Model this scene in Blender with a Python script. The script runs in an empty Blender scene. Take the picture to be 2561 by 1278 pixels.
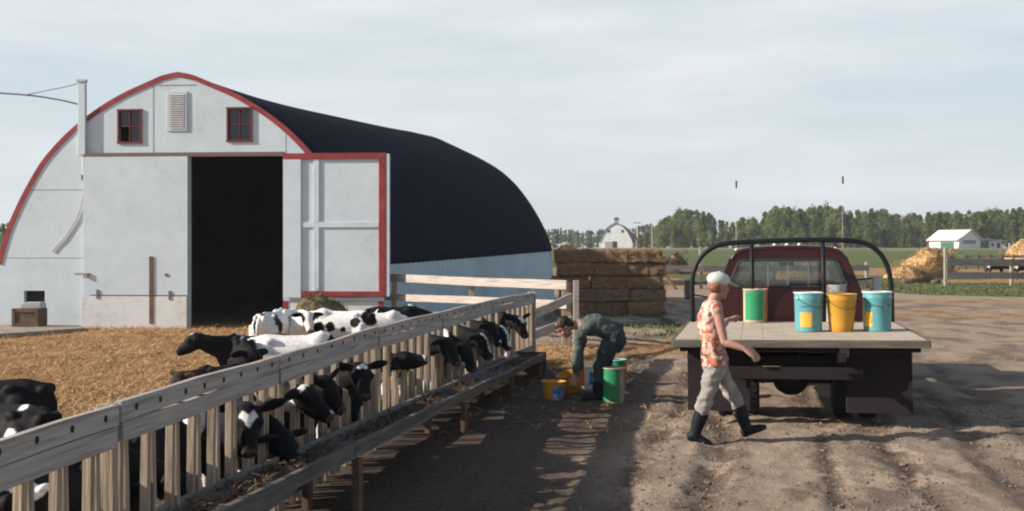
import bpy, bmesh, math, random
import numpy as np
from mathutils import Vector, Matrix, noise as mnoise

R = math.radians
random.seed(7)
rng = np.random.default_rng(11)
SC = bpy.context.scene
COL = SC.collection

# ------------------------------------------------------------------ camera, sky, sun, exposure
FPX, CX, HY, CAMZ = 2850.0, 1280.5, 620.0, 1.8       # focal length in photo pixels, centre, horizon row, eye height
cam_d = bpy.data.cameras.new("camera")
cam = bpy.data.objects.new("camera", cam_d)
COL.objects.link(cam)
cam.location = (0, 0, CAMZ)
cam.rotation_euler = (R(90), 0, 0)
cam_d.sensor_width = 36.0
cam_d.lens = 36.0 * FPX / 2561.0
cam_d.shift_y = -(639.0 - HY) / 2561.0
cam_d.clip_start = 0.1
cam_d.clip_end = 6000
SC.camera = cam

SUN_EL = R(25.0)
SUN_TO = Vector((-0.986 * math.cos(SUN_EL), -0.165 * math.cos(SUN_EL), math.sin(SUN_EL))).normalized()
sun_d = bpy.data.lights.new("sun", 'SUN')
sun = bpy.data.objects.new("sun", sun_d)
COL.objects.link(sun)
sun.rotation_euler = (-SUN_TO).to_track_quat('-Z', 'Y').to_euler()
sun_d.energy = 5.0
sun_d.angle = R(0.6)
sun_d.color = (1.0, 0.90, 0.80)

W = bpy.data.worlds.new("World")
SC.world = W
W.use_nodes = True
nt = W.node_tree
nt.nodes.clear()
w_out = nt.nodes.new('ShaderNodeOutputWorld')
w_bg = nt.nodes.new('ShaderNodeBackground')
w_sky = nt.nodes.new('ShaderNodeTexSky')
w_sky.sky_type = 'NISHITA'
w_sky.sun_disc = False
w_sky.sun_elevation = SUN_EL
w_sky.sun_rotation = math.atan2(SUN_TO.x, SUN_TO.y)
w_sky.air_density = 1.0
w_sky.dust_density = 1.6
w_bg.inputs['Strength'].default_value = 0.088
w_tc = nt.nodes.new('ShaderNodeTexCoord')
w_map = nt.nodes.new('ShaderNodeMapping')
w_map.inputs['Scale'].default_value = (1.5, 1.2, 8.0)
w_map.inputs['Rotation'].default_value = (0.0, R(7), 0)
w_no = nt.nodes.new('ShaderNodeTexNoise')
w_no.inputs['Scale'].default_value = 1.7
w_no.inputs['Detail'].default_value = 6
w_no.inputs['Roughness'].default_value = 0.55
w_rp = nt.nodes.new('ShaderNodeValToRGB')
w_rp.color_ramp.elements[0].position = 0.34
w_rp.color_ramp.elements[0].color = (0.78, 0.78, 0.78, 1)
w_rp.color_ramp.elements[1].position = 0.62
w_rp.color_ramp.elements[1].color = (1.0, 1.0, 1.0, 1)
w_mx = nt.nodes.new('ShaderNodeMix')
w_mx.data_type = 'RGBA'
# thin high cloud veil: paler and warmer low down
w_sep = nt.nodes.new('ShaderNodeSeparateXYZ')
w_mr = nt.nodes.new('ShaderNodeMapRange')
w_mr.inputs['From Min'].default_value = 0.0
w_mr.inputs['From Max'].default_value = 0.26
w_cl = nt.nodes.new('ShaderNodeMix')
w_cl.data_type = 'RGBA'
w_cl.inputs['A'].default_value = (4.85, 5.6, 6.05, 1)
w_cl.inputs['B'].default_value = (6.15, 6.4, 6.65, 1)
L = nt.links.new
L(w_tc.outputs['Generated'], w_map.inputs['Vector'])
L(w_map.outputs['Vector'], w_no.inputs['Vector'])
L(w_no.outputs['Fac'], w_rp.inputs['Fac'])
L(w_tc.outputs['Generated'], w_sep.inputs['Vector'])
L(w_sep.outputs['Z'], w_mr.inputs['Value'])
w_r2 = nt.nodes.new('ShaderNodeValToRGB')
w_r2.color_ramp.elements[0].position = 0.36
w_r2.color_ramp.elements[0].color = (0.0, 0.0, 0.0, 1)
w_r2.color_ramp.elements[1].position = 0.66
L(w_no.outputs['Fac'], w_r2.inputs['Fac'])
w_lo = nt.nodes.new('ShaderNodeMath'); w_lo.operation = 'SUBTRACT'; w_lo.inputs[0].default_value = 0.62
L(w_mr.outputs['Result'], w_lo.inputs[1])
w_mxx = nt.nodes.new('ShaderNodeMath'); w_mxx.operation = 'MAXIMUM'; w_mxx.use_clamp = True
L(w_r2.outputs['Color'], w_mxx.inputs[0]); L(w_lo.outputs[0], w_mxx.inputs[1])
L(w_mxx.outputs[0], w_cl.inputs['Factor'])
w_up = nt.nodes.new('ShaderNodeMapRange')              # the veil thins out high overhead
w_up.interpolation_type = 'SMOOTHSTEP'
w_up.inputs['From Min'].default_value = 0.2
w_up.inputs['From Max'].default_value = 0.55
w_up.inputs['To Min'].default_value = 1.0
w_up.inputs['To Max'].default_value = 0.06
w_mu = nt.nodes.new('ShaderNodeMath')
w_mu.operation = 'MULTIPLY'
L(w_sep.outputs['Z'], w_up.inputs['Value'])
L(w_rp.outputs['Color'], w_mu.inputs[0])
L(w_up.outputs['Result'], w_mu.inputs[1])
L(w_mu.outputs[0], w_mx.inputs['Factor'])
L(w_sky.outputs['Color'], w_mx.inputs['A'])
L(w_cl.outputs['Result'], w_mx.inputs['B'])
L(w_mx.outputs['Result'], w_bg.inputs['Color'])
L(w_bg.outputs['Background'], w_out.inputs['Surface'])

SC.view_settings.view_transform = 'Standard'
SC.view_settings.look = 'None'
SC.view_settings.exposure = 0.62
SC.view_settings.gamma = 1.0
SC.render.engine = 'CYCLES'
SC.cycles.pixel_filter_type = 'BLACKMAN_HARRIS'
SC.cycles.filter_width = 2.1            # the snapshot is a little soft
SC.cycles.max_bounces = 6
SC.cycles.transparent_max_bounces = 12

# ------------------------------------------------------------------ helpers
def at(px, py, Y):
    """photo pixel at distance Y -> world point"""
    return Vector(((px - CX) * Y / FPX, Y, CAMZ - (py - HY) * Y / FPX))

def sstep(t):
    t = np.clip(t, 0, 1)
    return t * t * (3 - 2 * t)

def far_rise(Y):
    return 1.8 * float(sstep(np.array((Y - 80.0) / 140.0)))

class MB:
    def __init__(self):
        self.v, self.f, self.m = [], [], []
        self.mi = 0
    def add(self, vs, fs):
        o = len(self.v)
        self.v += [tuple(p) for p in vs]
        for q in fs:
            self.f.append([o + i for i in q])
            self.m.append(self.mi)
    def box(self, c, s, rot=None):
        c = Vector(c); hx, hy, hz = s[0] / 2, s[1] / 2, s[2] / 2
        vs = []
        for z in (-hz, hz):
            for x, y in ((-hx, -hy), (hx, -hy), (hx, hy), (-hx, hy)):
                p = Vector((x, y, z))
                if rot is not None: p = rot @ p
                vs.append(c + p)
        self.add(vs, [(3, 2, 1, 0), (4, 5, 6, 7), (0, 1, 5, 4), (1, 2, 6, 5), (2, 3, 7, 6), (3, 0, 4, 7)])
    def beam(self, p0, p1, w, h, up=(0, 0, 1), w1=None, h1=None):
        """bar from p0 to p1; w across, h along up"""
        p0, p1 = Vector(p0), Vector(p1)
        d = (p1 - p0).normalized()
        s = d.cross(Vector(up))
        if s.length < 1e-4: s = d.cross(Vector((0, 1, 0)))
        s.normalize(); u = s.cross(d)
        vs = []
        for p, ww, hh in ((p0, w, h), (p1, w1 or w, h1 or h)):
            for a, b in ((-1, -1), (1, -1), (1, 1), (-1, 1)):
                vs.append(p + s * a * ww / 2 + u * b * hh / 2)
        self.add(vs, [(3, 2, 1, 0), (4, 5, 6, 7), (0, 1, 5, 4), (1, 2, 6, 5), (2, 3, 7, 6), (3, 0, 4, 7)])
    def tube(self, pts, radii, seg=12, up=(0, 0, 1), closed=False):
        pts = [Vector(p) for p in pts]
        n = len(pts)
        if not isinstance(radii, (list, tuple)): radii = [radii] * n
        rings = []
        upv = Vector(up)
        vs, fs = [], []
        prev = None
        for i, p in enumerate(pts):
            if closed: d = pts[(i + 1) % n] - pts[i - 1]
            else: d = pts[min(i + 1, n - 1)] - pts[max(i - 1, 0)]
            d.normalize()
            s = d.cross(upv)
            if s.length < 0.05: s = prev.copy() if prev is not None else d.cross(Vector((1, 0.02, 0.0)))
            if prev is not None and s.dot(prev) < 0: s = -s
            s.normalize(); prev = s
            u = s.cross(d)
            r = radii[i]
            rw, rh = r if isinstance(r, (tuple, list)) else (r, r)
            for k in range(seg):
                a = 2 * math.pi * k / seg
                vs.append(p + s * rw * math.cos(a) + u * rh * math.sin(a))
        m = n if closed else n - 1
        for i in range(m):
            j = (i + 1) % n
            for k in range(seg):
                k2 = (k + 1) % seg
                fs.append((i * seg + k, i * seg + k2, j * seg + k2, j * seg + k))
        if not closed:
            fs.append(tuple(range(seg - 1, -1, -1)))
            fs.append(tuple((n - 1) * seg + k for k in range(seg)))
        self.add(vs, fs)
    def ell(self, c, ax, ay, az, nu=14, nv=9):
        c, ax, ay, az = Vector(c), Vector(ax), Vector(ay), Vector(az)
        vs, fs = [c - az], []
        for j in range(1, nv):
            t = -math.pi / 2 + math.pi * j / nv
            for i in range(nu):
                a = 2 * math.pi * i / nu
                vs.append(c + ax * math.cos(a) * math.cos(t) + ay * math.sin(a) * math.cos(t) + az * math.sin(t))
        vs.append(c + az)
        for i in range(nu):
            fs.append((0, 1 + (i + 1) % nu, 1 + i))
        for j in range(nv - 2):
            for i in range(nu):
                a, b = 1 + j * nu + i, 1 + j * nu + (i + 1) % nu
                fs.append((a, b, b + nu, a + nu))
        o = 1 + (nv - 2) * nu
        for i in range(nu):
            fs.append((o + i, o + (i + 1) % nu, len(vs) - 1))
        self.add(vs, fs)
    def lathe(self, prof, seg=28, c=(0, 0, 0)):
        """prof: list of (r, z), closed surface of revolution about z"""
        c = Vector(c); vs, fs = [], []
        n = len(prof)
        for r, z in prof:
            for k in range(seg):
                a = 2 * math.pi * k / seg
                vs.append(c + Vector((r * math.cos(a), r * math.sin(a), z)))
        for i in range(n - 1):
            for k in range(seg):
                k2 = (k + 1) % seg
                fs.append((i * seg + k, i * seg + k2, (i + 1) * seg + k2, (i + 1) * seg + k))
        fs.append(tuple(range(seg - 1, -1, -1)))
        fs.append(tuple((n - 1) * seg + k for k in range(seg)))
        self.add(vs, fs)
    def mesh(self, name, mats, smooth=False, recalc=True):
        me = bpy.data.meshes.new(name)
        me.from_pydata(self.v, [], self.f)
        for m in (mats if isinstance(mats, (list, tuple)) else [mats]): me.materials.append(m)
        if any(self.m): me.polygons.foreach_set('material_index', self.m)
        if recalc:
            bm = bmesh.new(); bm.from_mesh(me)
            bmesh.ops.recalc_face_normals(bm, faces=bm.faces)
            bm.to_mesh(me); bm.free()
        if smooth: me.polygons.foreach_set('use_smooth', [True] * len(me.polygons))
        me.update()
        return me
    def build(self, name, mats, parent=None, smooth=False, bevel=0.0, loc=None, rot=None, recalc=True):
        return link(name, self.mesh(name, mats, smooth, recalc), parent, bevel, loc, rot)

def link(name, me, parent=None, bevel=0.0, loc=None, rot=None):
    o = bpy.data.objects.new(name, me)
    COL.objects.link(o)
    if parent is not None: o.parent = parent
    if loc is not None: o.location = loc
    if rot is not None: o.rotation_euler = rot
    if bevel > 0:
        b = o.modifiers.new("bevel", 'BEVEL')
        b.width = bevel; b.segments = 2; b.limit_method = 'ANGLE'; b.angle_limit = R(40)
    return o

def tag(o, label=None, cat=None, group=None, kind=None):
    if label: o['label'] = label
    if cat: o['category'] = cat
    if group: o['group'] = group
    if kind: o['kind'] = kind
    return o

def thing(name, loc=(0, 0, 0), rz=0.0, label=None, cat=None, group=None):
    o = bpy.data.objects.new(name, None)
    COL.objects.link(o)
    o.empty_display_size = 0.2
    o.location = loc
    o.rotation_euler = (0, 0, rz)
    return tag(o, label, cat, group)

def eval_mesh(me, setup):
    """a mesh with modifiers applied"""
    o = bpy.data.objects.new("tmp", me)
    COL.objects.link(o)
    setup(o)
    bpy.context.view_layer.update()
    dg = bpy.context.evaluated_depsgraph_get()
    out = bpy.data.meshes.new_from_object(o.evaluated_get(dg))
    bpy.data.objects.remove(o)
    return out

def blob(mb, name, mats, voxel=0.013, smooth=4):
    """union of overlapping closed shapes as one continuous surface"""
    src = mb.mesh("tmp", mats)
    def st(o):
        r = o.modifiers.new("r", 'REMESH'); r.mode = 'VOXEL'; r.voxel_size = voxel; r.use_smooth_shade = True
        if smooth:
            s = o.modifiers.new("s", 'SMOOTH'); s.factor = 0.5; s.iterations = smooth
    me = eval_mesh(src, st)
    me.name = name
    me.materials.clear()
    for m in (mats if isinstance(mats, (list, tuple)) else [mats]): me.materials.append(m)
    me.polygons.foreach_set('use_smooth', [True] * len(me.polygons))
    bpy.data.meshes.remove(src)
    return me

def coords(me):
    a = np.empty(len(me.vertices) * 3, np.float32)
    me.vertices.foreach_get('co', a)
    return a.reshape(-1, 3)

def normals(me):
    a = np.empty(len(me.vertices) * 3, np.float32)
    me.vertices.foreach_get('normal', a)
    return a.reshape(-1, 3)

def displace(me, amp, freq, seed=0, stretch=(1, 1, 1), octaves=3):
    co, no = coords(me), normals(me)
    off = Vector((seed * 3.7, seed * 1.3, seed * 7.1))
    st = Vector(stretch)
    d = np.array([mnoise.fractal(Vector((p[0] * st[0], p[1] * st[1], p[2] * st[2])) * freq + off, 0.9, 2.0, octaves) for p in co.tolist()], np.float32)
    co = co + no * (d * amp)[:, None]
    me.vertices.foreach_set('co', co.ravel())
    me.update()

def set_col(me, cols, name='coat'):
    at_ = me.attributes.new(name, 'FLOAT_COLOR', 'POINT')
    c = np.ones((len(me.vertices), 4), np.float32)
    c[:, :3] = cols
    at_.data.foreach_set('color', c.ravel())

def hash2(ix, iy, seed):
    n = (ix.astype(np.int64) * 374761393 + iy.astype(np.int64) * 668265263 + seed * 974711) & 0x7fffffff
    n = ((n ^ (n >> 13)) * 1274126177) & 0x7fffffff
    n = n ^ (n >> 16)
    return (n & 0xffff) / 65535.0

def vnoise(x, y, seed=0):
    ix, iy = np.floor(x), np.floor(y)
    fx, fy = x - ix, y - iy
    fx, fy = fx * fx * (3 - 2 * fx), fy * fy * (3 - 2 * fy)
    a, b = hash2(ix, iy, seed), hash2(ix + 1, iy, seed)
    c, d = hash2(ix, iy + 1, seed), hash2(ix + 1, iy + 1, seed)
    return (a * (1 - fx) + b * fx) * (1 - fy) + (c * (1 - fx) + d * fx) * fy

def fbm(x, y, seed=0, o=4, gain=0.5):
    s, a, t = 0, 1.0, 0
    for i in range(o):
        s = s + a * vnoise(x * 2 ** i, y * 2 ** i, seed + i * 17); t += a; a *= gain
    return s / t

# ------------------------------------------------------------------ materials
def mat(name, ramp, scale=6.0, detail=5.0, stretch=(1, 1, 1), rough=0.8, bump=0.0, bump_scale=None,
        metallic=0.0, spec=0.3, nrough=0.6, dist=0.01):
    m = bpy.data.materials.new(name)
    m.use_nodes = True
    n = m.node_tree.nodes; l = m.node_tree.links.new
    p = n['Principled BSDF']
    p.inputs['Roughness'].default_value = rough
    p.inputs['Metallic'].default_value = metallic
    p.inputs['Specular IOR Level'].default_value = spec
    tc = n.new('ShaderNodeTexCoord'); oi = n.new('ShaderNodeObjectInfo')
    mp = n.new('ShaderNodeMapping'); mp.inputs['Scale'].default_value = stretch
    ad = n.new('ShaderNodeVectorMath'); ad.operation = 'ADD'
    ml = n.new('ShaderNodeMath'); ml.operation = 'MULTIPLY'; ml.inputs[1].default_value = 37.0
    l(oi.outputs['Random'], ml.inputs[0])
    l(tc.outputs['Object'], mp.inputs['Vector'])
    l(mp.outputs['Vector'], ad.inputs[0]); l(ml.outputs[0], ad.inputs[1])
    no = n.new('ShaderNodeTexNoise')
    no.inputs['Scale'].default_value = scale; no.inputs['Detail'].default_value = detail
    no.inputs['Roughness'].default_value = nrough
    l(ad.outputs[0], no.inputs['Vector'])
    cr = n.new('ShaderNodeValToRGB')
    el = cr.color_ramp.elements
    while len(el) < len(ramp): el.new(0.5)
    for e, (pos, c) in zip(el, ramp):
        e.position = pos; e.color = (*c, 1)
    l(no.outputs['Fac'], cr.inputs['Fac'])
    l(cr.outputs['Color'], p.inputs['Base Color'])
    if bump:
        bn = n.new('ShaderNodeTexNoise')
        bn.inputs['Scale'].default_value = bump_scale or scale * 3
        bn.inputs['Detail'].default_value = 4
        l(ad.outputs[0], bn.inputs['Vector'])
        b = n.new('ShaderNodeBump'); b.inputs['Strength'].default_value = bump
        b.inputs['Distance'].default_value = dist
        l(bn.outputs['Fac'], b.inputs['Height']); l(b.outputs['Normal'], p.inputs['Normal'])
    return m

def flat(name, c, rough=0.6, var=0.12, scale=9.0, **k):
    d = tuple(max(0, x * (1 - var)) for x in c); e = tuple(min(1, x * (1 + var)) for x in c)
    return mat(name, [(0.3, d), (0.7, e)], scale=scale, rough=rough, **k)

def attr_mat(name, attr='coat', rough=0.75, var=0.25, scale=40, bump=0.25, bscale=90, spec=0.2, sheen=0.0):
    m = bpy.data.materials.new(name)
    m.use_nodes = True
    n = m.node_tree.nodes; l = m.node_tree.links.new
    p = n['Principled BSDF']
    p.inputs['Roughness'].default_value = rough
    p.inputs['Specular IOR Level'].default_value = spec
    if sheen: p.inputs['Sheen Weight'].default_value = sheen
    a = n.new('ShaderNodeAttribute'); a.attribute_name = attr
    tc = n.new('ShaderNodeTexCoord')
    no = n.new('ShaderNodeTexNoise'); no.inputs['Scale'].default_value = scale; no.inputs['Detail'].default_value = 4
    l(tc.outputs['Object'], no.inputs['Vector'])
    mr = n.new('ShaderNodeMapRange'); mr.inputs['From Min'].default_value = 0.3; mr.inputs['From Max'].default_value = 0.7
    mr.inputs['To Min'].default_value = 1 - var; mr.inputs['To Max'].default_value = 1 + var * 0.6
    l(no.outputs['Fac'], mr.inputs['Value'])
    mx = n.new('ShaderNodeVectorMath'); mx.operation = 'SCALE'
    l(a.outputs['Color'], mx.inputs[0]); l(mr.outputs['Result'], mx.inputs['Scale'])
    l(mx.outputs[0], p.inputs['Base Color'])
    if bump:
        bn = n.new('ShaderNodeTexNoise'); bn.inputs['Scale'].default_value = bscale; bn.inputs['Detail'].default_value = 3
        l(tc.outputs['Object'], bn.inputs['Vector'])
        b = n.new('ShaderNodeBump'); b.inputs['Strength'].default_value = bump; b.inputs['Distance'].default_value = 0.006
        l(bn.outputs['Fac'], b.inputs['Height']); l(b.outputs['Normal'], p.inputs['Normal'])
    return m

M = {}
M['wood_along'] = mat('weathered_wood', [(0.25, (0.17, 0.145, 0.125)), (0.5, (0.38, 0.34, 0.30)), (0.75, (0.50, 0.455, 0.41))], scale=3.0, stretch=(0.6, 14, 14), rough=0.85, bump=0.4, bump_scale=7)
M['wood_up'] = mat('weathered_picket', [(0.25, (0.13, 0.095, 0.07)), (0.5, (0.34, 0.265, 0.19)), (0.75, (0.47, 0.375, 0.28))], scale=3.0, stretch=(14, 14, 0.7), rough=0.85, bump=0.4, bump_scale=7)
M['wood_grey'] = mat('grey_old_wood', [(0.3, (0.12, 0.11, 0.10)), (0.7, (0.26, 0.24, 0.22))], scale=3.0, stretch=(0.7, 10, 10), rough=0.9, bump=0.3)
M['wood_trough'] = mat('trough_wood', [(0.3, (0.06, 0.052, 0.045)), (0.7, (0.17, 0.145, 0.125))], scale=3.0, stretch=(0.7, 10, 10), rough=0.9, bump=0.3)
M['old_feed'] = mat('trodden_feed', [(0.3, (0.04, 0.026, 0.015)), (0.7, (0.2, 0.125, 0.06))], scale=3, rough=0.9)
M['wood_dark'] = mat('dark_old_wood', [(0.3, (0.07, 0.045, 0.03)), (0.7, (0.17, 0.11, 0.075))], scale=5.0, rough=0.9, bump=0.3)
M['deck'] = mat('deck_planks', [(0.25, (0.26, 0.21, 0.155)), (0.5, (0.43, 0.36, 0.28)), (0.8, (0.54, 0.465, 0.37))], scale=2.4, stretch=(2, 9, 9), rough=0.85, bump=0.3)
M['deck_edge'] = mat('deck_edge', [(0.3, (0.07, 0.062, 0.05)), (0.7, (0.16, 0.14, 0.11))], scale=4, stretch=(0.7, 8, 8), rough=0.85)
M['white'] = mat('barn_white_paint', [(0.3, (0.43, 0.435, 0.43)), (0.43, (0.495, 0.57, 0.615)), (0.6, (0.55, 0.63, 0.675)), (0.74, (0.59, 0.67, 0.715))], scale=1.3, detail=12, rough=0.65, bump=0.2, bump_scale=14, nrough=0.82)
M['white_dirty'] = mat('barn_kick_panel', [(0.28, (0.45, 0.43, 0.38)), (0.5, (0.61, 0.62, 0.62)), (0.72, (0.66, 0.68, 0.69))], scale=2.2, detail=12, rough=0.65, bump=0.2, bump_scale=14, nrough=0.82)
M['red'] = mat('barn_red_paint', [(0.3, (0.19, 0.024, 0.026)), (0.7, (0.31, 0.046, 0.045))], scale=4, rough=0.55, bump=0.1)
M['red_dark'] = flat('dark_red_sash', (0.13, 0.022, 0.026), rough=0.6)
M['joint'] = flat('panel_joint_shadow_gap', (0.23, 0.22, 0.2), rough=0.9)
M['roof'] = mat('dark_roof', [(0.3, (0.003, 0.0043, 0.013)), (0.7, (0.007, 0.009, 0.022))], scale=1.4, detail=8, rough=0.85, spec=0.08, bump=0.15, bump_scale=8)
M['siding'] = mat('blue_grey_siding', [(0.3, (0.31, 0.43, 0.475)), (0.7, (0.44, 0.57, 0.61))], scale=0.8, detail=7, rough=0.5, spec=0.4)
M['dark'] = flat('dark_inside', (0.02, 0.018, 0.016), rough=0.9)
M['metal_grey'] = flat('galvanised_metal', (0.42, 0.43, 0.44), rough=0.45, metallic=0.6)
M['louvre'] = flat('louvre_metal', (0.6, 0.58, 0.56), rough=0.4, metallic=0.3)
M['pane'] = flat('dark_pane', (0.018, 0.022, 0.035), rough=0.12, spec=0.5)
M['black_pipe'] = flat('black_pipe', (0.006, 0.0075, 0.009), rough=0.5, spec=0.25)
M['rubber'] = flat('black_rubber', (0.014, 0.014, 0.016), rough=0.75, bump=0.1)
M['flap'] = flat('mud_flap', (0.016, 0.010, 0.0115), rough=0.85, var=0.3)
M['under'] = flat('chassis_grime', (0.012, 0.0095, 0.009), rough=0.9, var=0.3)
M['cab'] = mat('maroon_paint', [(0.3, (0.022, 0.0045, 0.006)), (0.7, (0.042, 0.0075, 0.009))], scale=2.0, rough=0.3, spec=0.4, detail=8)
M['chrome'] = flat('chrome', (0.7, 0.7, 0.7), rough=0.18, metallic=1.0)
M['bale'] = mat('brown_hay_bale', [(0.25, (0.05, 0.028, 0.016)), (0.5, (0.21, 0.13, 0.075)), (0.75, (0.38, 0.25, 0.15))], scale=9, stretch=(1.5, 5, 5), detail=8, rough=0.95, bump=0.8, bump_scale=22, nrough=0.75, dist=0.03)
M['hay'] = mat('green_brown_hay', [(0.25, (0.03, 0.026, 0.014)), (0.5, (0.13, 0.11, 0.055)), (0.75, (0.24, 0.2, 0.1))], scale=9, detail=8, rough=0.95, bump=0.8, bump_scale=26, dist=0.03)
M['straw'] = mat('golden_straw', [(0.25, (0.17, 0.095, 0.04)), (0.5, (0.45, 0.28, 0.125)), (0.75, (0.74, 0.53, 0.3))], scale=9, detail=8, rough=0.9, bump=0.7, bump_scale=26, dist=0.03)
M['twine'] = flat('twine', (0.3, 0.22, 0.12), rough=0.9)
M['coat'] = attr_mat('calf_coat', rough=0.7, spec=0.12)
M['skin'] = attr_mat('skin', rough=0.55, var=0.08, scale=20, bump=0.05, bscale=120)
M['hair_brown'] = flat('dark_brown_hair', (0.022, 0.012, 0.008), rough=0.6, bump=0.4)
M['boot'] = flat('black_rubber_boot', (0.008, 0.010, 0.014), rough=0.6, spec=0.2)
M['cap'] = mat('pale_cap', [(0.3, (0.44, 0.46, 0.41)), (0.7, (0.62, 0.64, 0.58))], scale=14, rough=0.85)
M['trouser'] = mat('grey_tan_trousers', [(0.3, (0.19, 0.18, 0.16)), (0.55, (0.285, 0.27, 0.245)), (0.75, (0.36, 0.345, 0.315))], scale=7, detail=6, rough=0.9, bump=0.3, bump_scale=60)
M['green_cloth'] = mat('grey_green_workwear', [(0.3, (0.045, 0.062, 0.052)), (0.7, (0.10, 0.125, 0.105))], scale=6, detail=6, rough=0.9, bump=0.3, bump_scale=60)
M['teal_cloth'] = mat('dark_teal_trousers', [(0.3, (0.02, 0.032, 0.034)), (0.7, (0.05, 0.068, 0.07))], scale=6, detail=6, rough=0.9, bump=0.3, bump_scale=60)
M['pail_teal'] = mat('teal_pail', [(0.3, (0.075, 0.27, 0.29)), (0.7, (0.115, 0.34, 0.36))], scale=7, rough=0.32, spec=0.5)
M['pail_green'] = mat('green_pail_label', [(0.3, (0.02, 0.2, 0.085)), (0.7, (0.035, 0.28, 0.125))], scale=7, rough=0.35, spec=0.5)
M['pail_beige'] = mat('beige_pail', [(0.3, (0.40, 0.31, 0.2)), (0.7, (0.55, 0.45, 0.32))], scale=9, rough=0.45, spec=0.4)
M['pail_rust'] = mat('rusty_label_stripe', [(0.3, (0.28, 0.12, 0.045)), (0.7, (0.45, 0.22, 0.09))], scale=14, rough=0.7)
M['bucket_yellow'] = mat('yellow_bucket', [(0.3, (0.44, 0.22, 0.02)), (0.7, (0.52, 0.28, 0.032))], scale=6, rough=0.4, spec=0.4)
M['print_dark'] = flat('dark_print', (0.03, 0.12, 0.14), rough=0.5)
M['label_orange'] = flat('orange_label', (0.72, 0.38, 0.05), rough=0.5)
M['label_blue'] = mat('blue_white_label', [(0.42, (0.04, 0.13, 0.42)), (0.55, (0.16, 0.30, 0.6)), (0.66, (0.65, 0.68, 0.7))], scale=22, rough=0.5)
M['label_red'] = mat('red_orange_label', [(0.4, (0.6, 0.08, 0.02)), (0.6, (0.75, 0.25, 0.03))], scale=16, rough=0.5)
M['pail_white'] = flat('pale_pail', (0.7, 0.7, 0.66), rough=0.4)
M['pail_dark'] = mat('dark_can', [(0.4, (0.03, 0.028, 0.026)), (0.6, (0.32, 0.30, 0.27))], scale=5, rough=0.5)
M['yellow_tag'] = flat('ear_tag_plastic', (0.65, 0.42, 0.2), rough=0.5)
M['trunk'] = flat('aspen_bark', (0.3, 0.28, 0.23), rough=0.9, var=0.35)
M['concrete'] = mat('old_slab', [(0.3, (0.20, 0.165, 0.13)), (0.7, (0.34, 0.29, 0.235))], scale=3, rough=0.9, bump=0.3)
M['green_door'] = flat('green_door_paint', (0.025, 0.13, 0.08), rough=0.5)
M['far_white'] = flat('far_white_wall', (0.66, 0.68, 0.68), rough=0.7, scale=1.0)
M['far_roof'] = flat('far_dark_roof', (0.04, 0.04, 0.05), rough=0.8)
M['far_tin'] = flat('far_pale_roof', (0.62, 0.58, 0.55), rough=0.5)
M['cable'] = flat('cable', (0.06, 0.06, 0.06), rough=0.7)

def leaf_mat(name, c0, c1, c2):
    m = bpy.data.materials.new(name); m.use_nodes = True
    n = m.node_tree.nodes; l = m.node_tree.links.new
    p = n['Principled BSDF']; p.inputs['Roughness'].default_value = 0.65
    p.inputs['Specular IOR Level'].default_value = 0.15
    tc = n.new('ShaderNodeTexCoord'); oi = n.new('ShaderNodeObjectInfo')
    no = n.new('ShaderNodeTexNoise'); no.inputs['Scale'].default_value = 0.55; no.inputs['Detail'].default_value = 5
    ad = n.new('ShaderNodeVectorMath'); ad.operation = 'ADD'
    ml = n.new('ShaderNodeMath'); ml.operation = 'MULTIPLY'; ml.inputs[1].default_value = 50
    l(oi.outputs['Random'], ml.inputs[0]); l(tc.outputs['Object'], ad.inputs[0]); l(ml.outputs[0], ad.inputs[1])
    l(ad.outputs[0], no.inputs['Vector'])
    am = n.new('ShaderNodeMath'); am.operation = 'MULTIPLY_ADD'; am.inputs[1].default_value = 0.34; 
    l(oi.outputs['Random'], am.inputs[0]); 
    sb = n.new('ShaderNodeMath'); sb.operation = 'SUBTRACT'; sb.inputs[1].default_value = 0.17
    l(no.outputs['Fac'], sb.inputs[0]); l(sb.outputs[0], am.inputs[2])
    cr = n.new('ShaderNodeValToRGB'); e = cr.color_ramp.elements
    e.new(0.5)
    for q, (pos, c) in zip(e, ((0.3, c0), (0.5, c1), (0.72, c2))): q.position = pos; q.color = (*c, 1)
    l(am.outputs[0], cr.inputs['Fac']); l(cr.outputs['Color'], p.inputs['Base Color'])
    tr = n.new('ShaderNodeBsdfTranslucent'); mx = n.new('ShaderNodeMixShader'); mx.inputs['Fac'].default_value = 0.5
    l(cr.outputs['Color'], tr.inputs['Color'])
    l(p.outputs[0], mx.inputs[1]); l(tr.outputs[0], mx.inputs[2])
    l(mx.outputs[0], n['Material Output'].inputs['Surface'])
    return m
M['leaf'] = leaf_mat('aspen_leaves', (0.10, 0.14, 0.045), (0.165, 0.215, 0.072), (0.235, 0.275, 0.105))
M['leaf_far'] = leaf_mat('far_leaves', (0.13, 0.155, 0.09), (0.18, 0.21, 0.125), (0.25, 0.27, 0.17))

def glass_mat():
    m = bpy.data.materials.new('cab_glass'); m.use_nodes = True
    n = m.node_tree.nodes; l = m.node_tree.links.new
    n.remove(n['Principled BSDF'])
    t = n.new('ShaderNodeBsdfTransparent'); t.inputs['Color'].default_value = (0.72, 0.75, 0.74, 1)
    g = n.new('ShaderNodeBsdfGlossy'); g.inputs['Roughness'].default_value = 0.06
    g.inputs['Color'].default_value = (0.9, 0.9, 0.9, 1)
    x = n.new('ShaderNodeMixShader'); x.inputs['Fac'].default_value = 0.08
    l(t.outputs[0], x.inputs[1]); l(g.outputs[0], x.inputs[2]); l(x.outputs[0], n['Material Output'].inputs['Surface'])
    return m
M['glass'] = glass_mat()

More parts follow.
